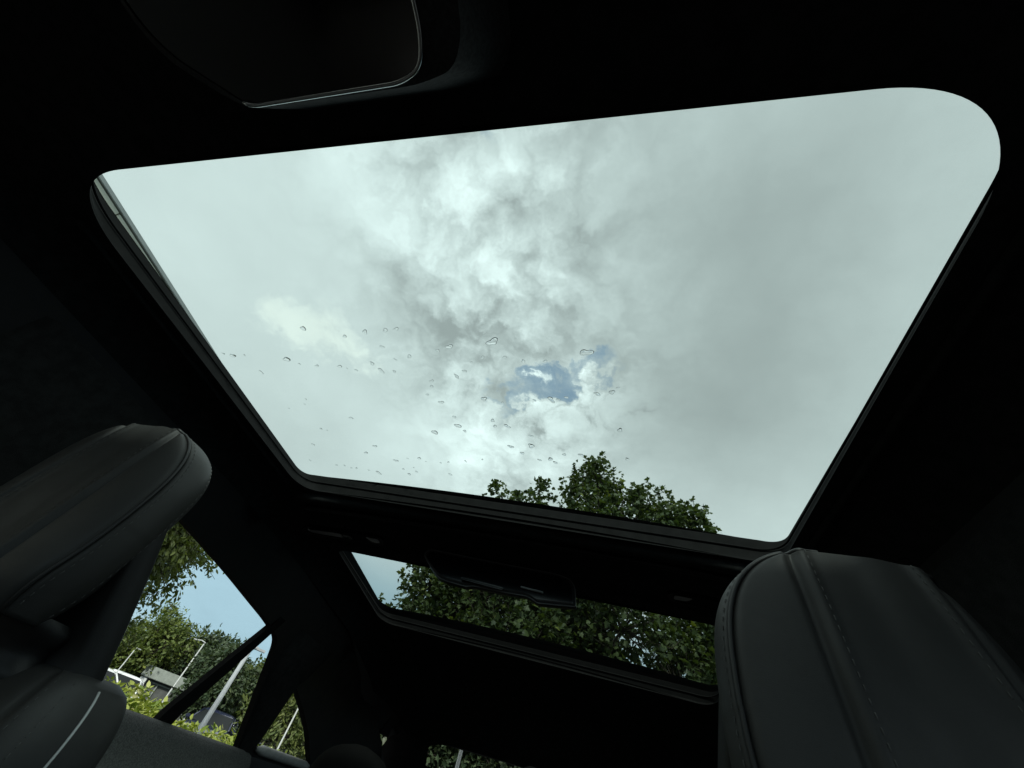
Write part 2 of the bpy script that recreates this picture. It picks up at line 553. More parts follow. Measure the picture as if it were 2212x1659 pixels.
def make_tree(name, label, base, top, crown_lo, radius, lobes, shoots, per, size, seed, mat, template=MAPLE, up=0.5,
              group=None, fixed=None, droop=0.3, trunk_r=0.14, spread=0.10, lean=(0, 0), twigs=True, cat='tree'):
    rng = np.random.default_rng(seed)
    root = empty(name, (base[0], base[1], 0))
    tag(root, label, cat, group)
    cz = (top + crown_lo) / 2; hz_ = (top - crown_lo) / 2
    C = []
    if fixed is not None: C += [list(f) for f in fixed]
    while len(C) < lobes:
        d = unit(rng.normal(size=3)); r = rng.uniform(0.35, 0.8)
        C.append([d[0] * radius * r + lean[0], d[1] * radius * r + lean[1], cz + d[2] * hz_ * r, radius * rng.uniform(0.24, 0.42)])
    C = np.array(C)
    # trunk and limbs
    tv, tf = [], []
    tp = [(0, 0, -0.05)]
    for i in range(1, 7):
        t = i / 6
        tp.append((rng.normal() * 0.06 * t + lean[0] * t * 0.5, rng.normal() * 0.06 * t + lean[1] * t * 0.5, t * (crown_lo + (top - crown_lo) * 0.62)))
    tube_data(tp, [trunk_r * (1.25 if i == 0 else 1 - 0.8 * i / 6) for i in range(7)], 9, True, tv, tf)
    tr = mesh('trunk', tv, tf, bark, root)
    bv, bf = [], []
    for c in C:
        zs = min(max(c[2] - 0.45 * math.hypot(c[0], c[1]) - 0.5, crown_lo * 0.55), tp[-1][2] * 0.97)
        k = zs / tp[-1][2] * 6
        i0 = min(int(k), 5); f = k - i0
        s = np.array(tp[i0]) * (1 - f) + np.array(tp[i0 + 1]) * f
        e = c[:3]
        mid = (s + e) / 2 + rng.normal(size=3) * 0.12 + np.array((0, 0, -0.12))
        tube_data([s, (s + mid) / 2 + rng.normal(size=3) * 0.03, mid, e], [trunk_r * 0.38, trunk_r * 0.3, trunk_r * 0.22, trunk_r * 0.1], 6, True, bv, bf)
    # shoots carrying leaves
    w = C[:, 3] ** 2
    if fixed is not None: w[:len(fixed)] *= 1.9
    w /= w.sum()
    li = rng.choice(len(C), shoots, p=w)
    d = unit(rng.normal(size=(shoots, 3)) + np.array((0, 0, 0.25)))
    rr = rng.uniform(0.55, 1.0, shoots)[:, None]
    S0 = C[li, :3] + d * C[li, 3:4] * rr
    sdv = unit(d * (1 - up) + np.array((0, 0, up)) + rng.normal(size=(shoots, 3)) * 0.25)
    ln = C[li, 3] * rng.uniform(0.35, 0.9, shoots)
    if twigs:
        for i in range(0, shoots, 3):
            c = C[li[i], :3]
            tube_data([c, (c + S0[i]) / 2 + rng.normal(size=3) * 0.04, S0[i], S0[i] + sdv[i] * ln[i]],
                      [trunk_r * 0.09, trunk_r * 0.07, trunk_r * 0.05, trunk_r * 0.02], 4, False, bv, bf)
    tag(mesh('branches', bv, bf, bark, root), kind='stuff')
    t = rng.uniform(0, 1, (shoots, per))
    P = S0[:, None, :] + sdv[:, None, :] * (ln[:, None] * t)[..., None]
    P = P + rng.normal(size=P.shape) * spread * (1.15 - t)[..., None]
    P = P.reshape(-1, 3)
    out = np.repeat(d, per, axis=0)
    D = unit(out * 0.7 + rng.normal(size=P.shape) * 0.8 + np.array((0, 0, -droop)))
    Nn = unit(rng.normal(size=P.shape) * 0.55 + out * 0.4 + np.array((0, 0, 1.0)))
    sz = size * rng.uniform(0.55, 1.15, len(P))
    tone = np.clip(np.repeat(rng.beta(2, 3, shoots), per) + rng.normal(size=len(P)) * 0.14, 0, 1)
    me = leaves_mesh('crown', P, D, Nn, sz, tone, template)
    cr = link('crown', me, mat, root, smooth=False)
    tag(cr, kind='stuff')
    return root


# ================================================================== THE CAR
car = empty('car', (0, 0, 0))
tag(car, 'black car cabin with a two-pane glass roof, around the seats', 'car')


def lin(x, xs, ys): return float(np.interp(x, xs, ys))


RY = [-1.2, -0.6, -0.3, 0.0, 0.3, 0.7, 1.04, 1.40, 1.7, 2.0, 2.1]
RZ = [0.30, 0.345, 0.385, 0.400, 0.402, 0.402, 0.388, 0.360, 0.295, 0.175, 0.12]


def roof_z(x, y):
    b = lin(y, RY, RZ) + 0.012 * (1 - min(1, (x / 0.5) ** 2))
    e = max(0.0, (abs(x) - 0.515) / 0.085)
    return Z0 + b - 0.05 * min(e, 1.6) ** 2


def taper(y): return 1 - 0.13 * max(0.0, (y - 1.75) / 0.3)


# contours: lips of the two roof openings (x, y)
LIP = rounded_poly([(-0.485, 0.058), (0.473, 0.058), (0.487, 0.722), (-0.487, 0.722)], [0.10, 0.10, 0.06, 0.06], 26)
GLS = rounded_poly([(-0.507, 0.03), (0.498, 0.03), (0.500, 0.726), (-0.517, 0.726)], [0.08, 0.08, 0.035, 0.035], 26)
RLIP = rounded_poly([(-0.505, 0.985), (0.505, 0.985), (0.508, 1.425), (-0.510, 1.412)], [0.03, 0.03, 0.06, 0.06], 12)
RGLS = rounded_poly([(-0.512, 0.965), (0.512, 0.965), (0.512, 1.415), (-0.518, 1.405)], [0.03, 0.03, 0.05, 0.05], 12)


def gz(x, y): return Z0 + 0.445 + 0.018 * (1 - min(1, (x / 0.5) ** 2))
def rgz(x, y): return Z0 + lin(y, [0.9, 1.05, 1.45], [0.415, 0.405, 0.385]) + 0.018 * (1 - min(1, (x / 0.5) ** 2))


out_hd = [(-0.60, -0.62), (0.60, -0.62), (0.60, 1.75), (0.52, 2.02), (-0.52, 2.02), (-0.60, 1.75)]
hl = sheet('headliner', out_hd, [LIP, RLIP], lambda x, y: (x, y, roof_z(x, y)), M['liner'], car, 0.035)
tag(hl, 'black fabric headliner round the two glass panes')


def opening(lip, gls, zg, label):
    A = resample(lip, 9.0); A = lip
    lo = [(x, y, roof_z(x, y)) for x, y in lip]
    # rolled edge of the headliner, then the wall up to the glass
    cx = np.mean([p[0] for p in lip]); cy = np.mean([p[1] for p in lip])
    def off(poly, d):
        o = []
        n = len(poly)
        for i in range(n):
            a = np.array(poly[i - 1]); b = np.array(poly[(i + 1) % n]); t = (b - a) / (np.linalg.norm(b - a) + 1e-9)
            p = np.array(poly[i]); o.append(tuple(p + np.array((t[1], -t[0])) * d))
        return o
    l1 = off(lip, 0.004)
    mid = [(x, y, roof_z(x, y) + 0.006) for x, y in l1]
    hi = [(gx, gy, zg(gx, gy) - 0.001) for gx, gy in gls]
    fr = strip('opening_frame', lo, mid, M['rubber'], car, rows=2)
    tag(fr, label)
    strip('inner_wall', mid, hi, M['rubber'], fr, rows=4)
    # ribs of the blind track on the wall
    for k, t in enumerate((0.5,)):
        ring = [tuple(np.array(a) * (1 - t) + np.array(b) * t) for a, b in zip(mid, hi)]
        c = np.mean(ring, axis=0)
        ring = [tuple(np.array(p) + (c - np.array(p)) * np.array((0.006, 0.006, 0))) for p in ring]
        ring.append(ring[0]); ring.append(ring[1])
        vs, fs = tube_data(ring, 0.0016, 6, False)
        mesh('track_rib', vs, fs, M['rubber'], fr)
    # frit band printed round the rim, lying under the pane
    outr = off(gls, 0.05)
    lo2 = [(x, y, zg(x, y)) for x, y in gls]; hi2 = [(x, y, zg(x, y)) for x, y in outr]
    strip('rim_band', lo2, hi2, M['frit'], fr)
    return fr


of1 = opening(LIP, GLS, gz, 'black rim with blind track round the large front roof pane')
of2 = opening(RLIP, RGLS, rgz, 'black rim round the narrow rear roof pane')


def grow(poly, s):
    cx = sum(p[0] for p in poly) / len(poly); cy = sum(p[1] for p in poly) / len(poly)
    return [(cx + (x - cx) * s, cy + (y - cy) * s) for x, y in poly]


pane = sheet('roof_glass', grow(GLS, 1.06), [], lambda x, y: (x, y, gz(x, y) + 0.004), M['roof_glass'], car, 0.06)
tag(pane, 'large tinted front roof pane with rain drops')
pane2 = sheet('roof_glass', grow(RGLS, 1.06), [], lambda x, y: (x, y, rgz(x, y) + 0.004), M['rear_roof_glass'], car, 0.06)
tag(pane2, 'narrow darker rear roof pane')

# outer roof skin, light-tight over the headliner
sheet('roof_skin', [(-0.70, -0.75), (0.70, -0.75), (0.70, 1.8), (0.58, 2.12), (-0.58, 2.12), (-0.70, 1.8)],
      [grow(GLS, 1.03), grow(RGLS, 1.03)],
      lambda x, y: (x, y, (roof_z(x, y) if not (0 < y < 1.43) else max(roof_z(x, y), roof_z(x, y))) + 0.05), M['paint_out'], car, 0.06)

# cross rolls between the panes: blind cassette seen as soft beads
for yb, zb, rb, mt in ((0.748, -0.004, 0.013, 'liner'), (0.79, -0.006, 0.006, 'trim'), (0.955, -0.004, 0.012, 'liner')):
    pts = [(x, yb + 0.004 * math.cos(x * 5), roof_z(x, yb) + zb + 0.002) for x in np.linspace(-0.50, 0.50, 40)]
    vs, fs = tube_data(pts, rb, 12)
    mesh('blind_cassette', vs, fs, M[mt], car)

# soft padded bead that runs along both long sides of the front opening
for s in (-1, 1):
    pts = [(s * 0.508, y, roof_z(0.508, y) - 0.001) for y in np.linspace(0.11, 0.70, 30)]
    vs, fs = tube_data(pts, 0.006, 10)
    mesh('side_bead', vs, fs, M['liner'], car)


# ------------------------------------------------------------------ sides
def side_x(z): return 0.735 - 0.375 * (z + 0.02) if z > -0.02 else 0.735


WIN = rounded_poly([(0.63, -0.023), (1.372, -0.023), (1.213, 0.152), (1.17, 0.198), (1.085, 0.213), (0.976, 0.225),
                    (0.873, 0.237), (0.744, 0.249), (0.68, 0.2545), (0.63, 0.258)],
                   [0.03, 0.012, 0.06, 0.05, 0.05, 0.05, 0.05, 0.02, 0.02, 0.004], 6)
QWIN = rounded_poly([(1.437, -0.006), (1.775, -0.006), (1.66, 0.052), (1.526, 0.098), (1.393, 0.137)], [0.01, 0.012, 0.04, 0.05, 0.008], 6)
FWIN = rounded_poly([(-0.75, -0.023), (0.20, -0.023), (0.20, 0.262), (-0.20, 0.262), (-0.50, 0.18)], [0.02, 0.03, 0.03, 0.06, 0.05], 6)


def side_sheet(s, off, nm, outer, holes, mat, parent, step=0.05):
    def fn(y, z):
        x = (side_x(z) + off) * (taper(y) if y > 1.75 else 1)
        return (s * x, y, Z0 + z)
    return sheet(nm, outer, holes, fn, mat, parent, step)


top = [(2.10, 0.045), (2.02, 0.115), (1.9, 0.175), (1.75, 0.232), (1.4, 0.312), (1.04, 0.338), (0.7, 0.352), (0.0, 0.352), (-0.3, 0.335), (-0.62, 0.30)]
OUT = [(-1.15, -0.03), (2.10, -0.03)] + top + [(-1.15, 0.04)]
for s in (-1, 1):
    w = side_sheet(s, 0.0, 'side_trim', OUT, [WIN, QWIN, FWIN], M['trim'], car)
    side_sheet(s, 0.022, 'side_skin', [(-1.2, -0.04), (2.2, -0.04), (2.14, 0.06), (1.75, 0.27), (1.4, 0.36), (0.0, 0.40), (-0.62, 0.35), (-1.2, 0.06)],
               [grow(WIN, 1.02), grow(QWIN, 1.03), grow(FWIN, 1.02)], M['paint_out'], car)
    # rubber returns round each opening, from the inner trim to the outer skin
    for poly, gr in ((WIN, 1.02), (QWIN, 1.03), (FWIN, 1.02)):
        A = [(s * side_x(z) * (taper(y) if y > 1.75 else 1), y, Z0 + z) for y, z in poly]
        B = [(s * (side_x(z) + 0.022) * (taper(y) if y > 1.75 else 1), y, Z0 + z) for y, z in grow(poly, gr)]
        strip('window_seal', A, B, M['rubber'], w)
    def gl(nm, poly, sc_):
        return side_sheet(s, 0.014, nm, grow(poly, sc_), [], M['side_glass'], car, 0.12)
    g1 = gl('door_glass', WIN, 1.015); gl('quarter_glass', QWIN, 1.02); gl('front_door_glass', FWIN, 1.015)
    # upright divider bar in the rear door window
    def bx(y, z, o): return (s * (side_x(z) + o), y, Z0 + z)
    bar = []
    for z in np.linspace(-0.04, 0.235, 8):
        t = (z + 0.022) / 0.235
        yc = 1.062 + (1.112 - 1.062) * t; hw = 0.023 - 0.010 * t
        bar.append([bx(yc - hw, z, -0.004), bx(yc + hw, z, -0.004), bx(yc + hw, z, 0.012), bx(yc - hw, z, 0.012)])
    vs = [p for r in bar for p in r]; fs = []
    for i in range(7):
        for k in range(4): fs.append((i * 4 + k, i * 4 + (k + 1) % 4, i * 4 + 4 + (k + 1) % 4, i * 4 + 4 + k))
    fs += [(0, 1, 2, 3), (28, 31, 30, 29)]
    mesh('window_divider', vs, fs, M['rubber'], car, smooth=False)
    # door lining: padded shelf under the glass, then the panel leaning inward
    prof = [(0.735, -0.026), (0.722, -0.024), (0.708, -0.030), (0.697, -0.045), (0.690, -0.075), (0.682, -0.13), (0.672, -0.20), (0.668, -0.42), (0.70, -0.72)]
    ys = np.linspace(-0.9, 1.405, 60)
    vs = [(s * px, y, Z0 + pz + 0.004 * math.sin(y * 2.0)) for y in ys for px, pz in prof]
    k = len(prof); fs = []
    for i in range(len(ys) - 1):
        for j in range(k - 1): fs.append((i * k + j, i * k + j + 1, (i + 1) * k + j + 1, (i + 1) * k + j))
    dl = mesh('door_lining', vs, fs, M['door'], car)
    # bright sill cap under the quarter glass
    qs = [(s * (side_x(-0.012) - 0.006), y, Z0 - 0.012) for y in np.linspace(1.44, 1.77, 12)]
    vs, fs = tube_data(qs, [0.005] + [0.012] * 10 + [0.005], 10)
    mesh('window_sill_cap', vs, fs, M['sill'], car)
    # C-pillar and B-pillar covers standing proud of the side trim
    def pillar(nm, rows):
        vs = []; fs = []
        for (z, y0, y1) in rows:
            x = side_x(z)
            vs += [bx(y0, z, 0.0), bx(y0 + 0.012, z, -0.016), bx(y1 - 0.012, z, -0.016), bx(y1, z, 0.0)]
        for i in range(len(rows) - 1):
            for j in range(3): fs.append((i * 4 + j, i * 4 + j + 1, i * 4 + 5 + j, i * 4 + 4 + j))
        return mesh(nm, vs, fs, M['liner'], car)
    pillar('pillar_cover', [(-0.03, 1.378, 1.430), (0.02, 1.345, 1.422), (0.08, 1.285, 1.404), (0.135, 1.236, 1.388), (0.16, 1.224, 1.40), (0.24, 1.22, 1.42)])
    pillar('pillar_cover', [(-0.03, 0.21, 0.62), (0.10, 0.21, 0.62), (0.26, 0.22, 0.62), (0.33, 0.22, 0.62)])
    # grab handle over the rear door
    hp = [(0.655, 0.62, 0.292), (0.640, 0.63, 0.284), (0.632, 0.66, 0.281), (0.632, 0.80, 0.279), (0.640, 0.83, 0.282), (0.655, 0.84, 0.290)]
    tube('grab_handle', [(s * x, y, Z0 + z + 0.02) for x, y, z in hp], 0.008, M['trim'], car, 8)
    # lower body
    vs = [(s * 0.735, -1.15, Z0 - 0.03), (s * 0.735, 2.1, Z0 - 0.03), (s * 0.80, 2.1, 0.22), (s * 0.80, -1.15, 0.22)]
    mesh('lower_body', vs, [(0, 1, 2, 3)], M['paint_out'], car, smooth=False)

# rear bulkhead with the rear window
RW = rounded_poly([(-0.455, 0.03), (0.455, 0.03), (0.43, 0.88), (0.25, 0.97), (0.0, 0.995), (-0.25, 0.97), (-0.43, 0.88)], [0.03, 0.03, 0.06, 0.15, 0.15, 0.15, 0.06], 6)
def rear_fn(a_, t):                 # t 1 at the roof, 0 at the parcel shelf
    return (a_ * (1 + 0.10 * (1 - t)), 2.015 + 0.42 * (1 - t), Z0 + 0.190 - 0.24 * (1 - t))
sheet('rear_window_frame', [(-0.70, -0.05), (0.70, -0.05), (0.66, 0.55), (0.56, 1.03), (0.0, 1.05), (-0.56, 1.03), (-0.66, 0.55)], [RW], rear_fn, M['trim'], car, 0.07)
sheet('rear_window', grow(RW, 1.02), [], lambda a_, t: tuple(np.array(rear_fn(a_, t)) + (0, 0.01, 0.012)), M['side_glass'], car, 0.12)
mesh('parcel_shelf', [(-0.74, 1.55, Z0 - 0.045), (0.74, 1.55, Z0 - 0.045), (0.74, 2.5, Z0 - 0.045), (-0.74, 2.5, Z0 - 0.045)], [(0, 1, 2, 3)], M['carpet'], car, smooth=False)
for s in (-1, 1):                   # closing corner between side trim and rear frame
    mesh('corner_trim', [(s * 0.56, 1.95, Z0 + 0.25), (s * 0.64, 2.02, Z0 + 0.09), (s * 0.62, 2.15, Z0 + 0.02), (s * 0.74, 2.47, Z0 - 0.06), (s * 0.80, 2.05, Z0 - 0.06), (s * 0.72, 1.9, Z0 + 0.2)],
         [(0, 1, 5), (1, 2, 4), (2, 3, 4), (1, 4, 5)], M['trim'], car, smooth=False)
mesh('floor_pan', [(-0.82, -1.2, 0.23), (0.82, -1.2, 0.23), (0.82, 2.5, 0.23), (-0.82, 2.5, 0.23)], [(0, 1, 2, 3)], M['carpet'], car, smooth=False)
mesh('rear_wall', [(-0.82, 2.5, 0.2), (0.82, 2.5, 0.2), (0.76, 2.5, Z0), (-0.76, 2.5, Z0)], [(0, 1, 2, 3)], M['carpet'], car, smooth=False)
# windscreen, pillars and dashboard behind the eye
mesh('windscreen', [(-0.58, -0.64, Z0 + 0.33), (0.58, -0.64, Z0 + 0.33), (0.70, -1.40, Z0 - 0.06), (-0.70, -1.40, Z0 - 0.06)], [(0, 1, 2, 3)], M['side_glass'], car, smooth=False)
vs = []; fs = []
for i, x in enumerate(np.linspace(-0.74, 0.74, 24)):
    for (y, z) in ((-1.42, -0.08), (-1.15, -0.06), (-0.92, -0.08), (-0.86, -0.14), (-0.90, -0.35), (-0.95, -0.75)):
        vs.append((x, y, Z0 + z + 0.03 * math.exp(-((x - 0.38) / 0.2) ** 2) * (1 if y > -1.0 else 0)))
for i in range(23):
    for j in range(5): fs.append((i * 6 + j, i * 6 + j + 1, (i + 1) * 6 + j + 1, (i + 1) * 6 + j))
mesh('dashboard', vs, fs, M['trim'], car)
for s in (-1, 1):
    tube('windscreen_pillar', [(s * 0.60, -0.60, Z0 + 0.32), (s * 0.66, -1.0, Z0 + 0.13), (s * 0.73, -1.42, Z0 - 0.06)], [0.04, 0.045, 0.05], M['trim'], car, 10)


# ------------------------------------------------------------------ roof console in front of the glass
def console():
    outer = [(-0.172, -0.10), (-0.160, -0.030), (-0.115, 0.003), (-0.093, 0.0155), (0.058, 0.0155), (0.088, 0.010), (0.098, -0.008), (0.101, -0.10)]
    outer = rounded_poly(outer, [0.01, 0.03, 0.03, 0.012, 0.02, 0.012, 0.02, 0.01], 6)
    inner = [(-0.168, -0.10), (-0.152, -0.032), (-0.108, 0.000), (-0.090, 0.0135), (0.048, 0.0125), (0.066, 0.006), (0.071, -0.012), (0.069, -0.10)]
    inner = rounded_poly(inner, [0.01, 0.03, 0.03, 0.012, 0.016, 0.012, 0.02, 0.01], 6)
    zf = Z0 + 0.330
    body_lo = [(x, y, zf + 0.004 + 0.006 * 0) for x, y in outer]
    body_hi = [(x * 1.15, y * 1.0 + (0.012 if y > -0.09 else -0.06), roof_z(x, y) + 0.01) for x, y in outer]
    b_ = strip('roof_console', body_lo, body_hi, M['knit'], car, rows=3)
    tag(b_, 'dark roof console with a thin chrome rim above the front pane')
    strip('knitted_surround', body_lo, [(x, y, zf + 0.001) for x, y in inner], M['knit'], b_)
    sheet('gloss_panel', inner, [], lambda x, y: (x, y, zf + 0.002), M['gloss'], b_, 0.05)
    seg = [(x, y, zf - 0.0002) for x, y in inner if y > -0.095]
    seg = [p for p in seg if p[0] > -0.095]
    vs, fs = tube_data(seg, 0.0016, 8)
    mesh('chrome_rim', vs, fs, M['chrome'], b_)


console()

# ------------------------------------------------------------------ reading lamps on the cross bar
for s in (-1, 1):
    x0, x1 = 0.325, 0.557
    pl = rounded_poly([(x0, 0.885), (x0 + 0.02, 0.873), (x1 - 0.015, 0.870), (x1, 0.880), (x1 - 0.012, 0.908), (x0 + 0.01, 0.914)], 0.01, 4)
    pl = [(s * x, y) for x, y in pl]
    if s < 0: pl = pl[::-1]
    lo = [(x, y, roof_z(x, y) - 0.007) for x, y in pl]; hi = [(x, y, roof_z(x, y) + 0.004) for x, y in pl]
    lp = strip('reading_lamp', lo, hi, M['gloss'], car)
    inn = grow(pl, 0.90)
    strip('lamp_bezel', lo, [(x, y, roof_z(x, y) - 0.006) for x, y in inn], M['chrome'] if False else M['trim'], lp)
    sheet('lamp_cover', inn, [], lambda x, y: (x, y, roof_z(x, y) - 0.005), M['gloss'], lp, 0.02)
    for xa, xb in ((0.445, 0.540), (0.340, 0.375)):
        pa = rounded_poly([(s * xa, 0.884), (s * xb, 0.881), (s * (xb - 0.01), 0.898), (s * xa, 0.901)], 0.006, 4)
        sheet('lamp_lens', pa, [], lambda x, y: (x, y, roof_z(x, y) - 0.0075), M['lens'], lp, 0.02)

# ------------------------------------------------------------------ mirror hanging under the cross bar
mir = empty('rear_view_mirror', (0, 0.9, Z0 + 0.40))
tag(mir, 'black wide mirror with rounded corners hanging under the roof cross bar', 'mirror')
MP = [(-0.216, 0.385), (-0.206, 0.399), (-0.05, 0.397), (0.10, 0.397), (0.130, 0.392), (0.144, 0.378), (0.151, 0.337), (0.072, 0.328),
      (0.050, 0.338), (-0.003, 0.336), (-0.077, 0.336), (-0.090, 0.331), (-0.146, 0.335), (-0.165, 0.341), (-0.197, 0.366)]
MP = rounded_poly(MP, [0.01, 0.01, 0.02, 0.02, 0.02, 0.016, 0.004, 0.005, 0.01, 0.01, 0.008, 0.006, 0.02, 0.02, 0.03], 5)
Zm = 0.40
def mring(sc_, dy, dz=0.0):
    cx, cz = -0.03, 0.366
    return [(cx + (x - cx) * sc_, dy, (cz + (z - cz) * (sc_ if sc_ >= 1 else 1 - (1 - sc_) * 4.5)) - Zm + dz) for x, z in MP]
rings = [mring(0.955, -0.007), mring(0.985, -0.006), mring(1.0, -0.001), mring(1.0, 0.010), mring(0.97, 0.020)]
nM = len(MP)
vs = [p for r in rings for p in r]; fs = []
for i in range(4):
    for j in range(nM): fs.append((i * nM + j, i * nM + (j + 1) % nM, (i + 1) * nM + (j + 1) % nM, (i + 1) * nM + j))
fs.append(tuple(range(4 * nM, 5 * nM)))
mesh('housing', vs, fs, M['satin'], mir)
me_ = mesh('mirror_face', [(x, y - 0.0005, z) for x, y, z in rings[0]], [tuple(range(nM))[::-1]], M['gloss'], mir, smooth=False)
bm = bmesh.new()
box_bm(bm, (-0.055, -0.012, 0.342 - Zm), (0.10, 0.012, 0.006), Matrix.Rotation(0.05, 3, 'Y'), 0.002)
bm_obj('button_bar', bm, M['gloss'], mir)
vs, fs = tube_data([(x, -0.0045, z) for x, y, z in mring(0.992, 0)] + [(x, -0.0045, z) for x, y, z in mring(0.992, 0)[:2]], 0.0012, 6, False)
mesh('rim', vs, fs, M['rim_highlight_grey'], mir)  # added outline tube: the mirror's edge highlight put into a lighter grey colour
bm = bmesh.new()
box_bm(bm, (0.055, -0.011, 0.351 - Zm), (0.05, 0.006, 0.003), Matrix.Rotation(0.05, 3, 'Y'), 0.001)
bm_obj('button', bm, M['lens'], mir)
bm = bmesh.new()
box_bm(bm, (-0.02, 0.03, 0.375 - Zm), (0.05, 0.05, 0.03), None, 0.008)
bm_obj('mount', bm, M['trim'], mir)


# ------------------------------------------------------------------ front seats
ZT, ZB = 0.232, 0.002


LEAN = [-0.12]
REC = [0.0]
INN = [1]                      # side of the seat that faces the middle of the car


def hr_a(z):
    if z < 0.10: return 0.108 - 0.012 * max(0, (0.10 - z) / 0.08) ** 2
    t = min(1.0, (z - 0.10) / (ZT - 0.10))
    return 0.108 * max(0.0, 1 - t ** 3.4) ** 0.40 + 0.0005


def hr_prof(z):
    """half width, front y at the centre, edge set-back, depth"""
    a = hr_a(z)
    yc = LEAN[0] * (ZT - z)
    t = max(0.0, (z - 0.16) / (ZT - 0.16))
    top = 0.004 * t ** 3
    dep = 0.075 - 0.012 * t ** 3
    bt = max(0.0, (0.045 - z) / 0.043)
    return a, yc + top + 0.012 * bt ** 2, dep - 0.02 * bt ** 2


RIDGE = 0.047


def ridge_x(z, x):
    k = -0.12 if x * INN[0] > 0 else 0.45
    return RIDGE * (1.0 + k * (0.2 - z) / 0.2)


def hr_front(z, s):
    """point on the front skin, s -1 .. 1 across"""
    a, yc, dep = hr_prof(z)
    x = a * s
    y = yc + 0.012 * (abs(x) / 0.108) ** 3
    # bolster swell and the creases
    ax = abs(x)
    rl = ridge_x(z, x)
    d = ax - rl
    # ridge: raised hem on the centre panel, deep crease beside it
    y -= 0.0028 * math.exp(-((d + 0.005) / 0.006) ** 2)
    y += 0.005 * math.exp(-((d - 0.0035) / 0.004) ** 2)
    # swell of the bolster
    if d > 0 and a > rl + 0.01:
        tt = min(1.0, d / (a - rl)); y -= 0.0025 * math.sin(math.pi * tt)
        if x * INN[0] < 0: y += REC[0] * tt ** 1.3          # the door-side bolster turns away
    # hollow with soft folds in the centre panel
    if d < 0:
        y += 0.0025 * math.cos(ax / rl * math.pi / 2) * (0.7 + 0.3 * math.sin(z * 40))
        y += 0.0012 * math.sin(x * 110 + z * 14) * (1 - ax / rl)
    # groove of the edge seam
    e = a - ax
    y += 0.006 * math.exp(-(e / 0.0035) ** 2)
    return Vector((x, y, z))


def hr_side(z, s, t):
    """side band from the front seam (t 0) round to the back (t 1)"""
    a, yc, dep = hr_prof(z)
    y0 = yc + 0.012 * (a / 0.108) ** 3 + (REC[0] * min(1.0, max(0.0, (a - 0.05) / 0.03)) if s * INN[0] < 0 else 0)
    y1 = yc + dep
    y1 = max(y1, y0 + (0.050 if s * INN[0] > 0 else 0.02))
    x = a + 0.007 * math.sin(math.pi * min(1, t * 1.1) * 0.9) - 0.016 * t ** 4
    return Vector((s * max(x, 0.0), y0 + (y1 - y0) * t, z))


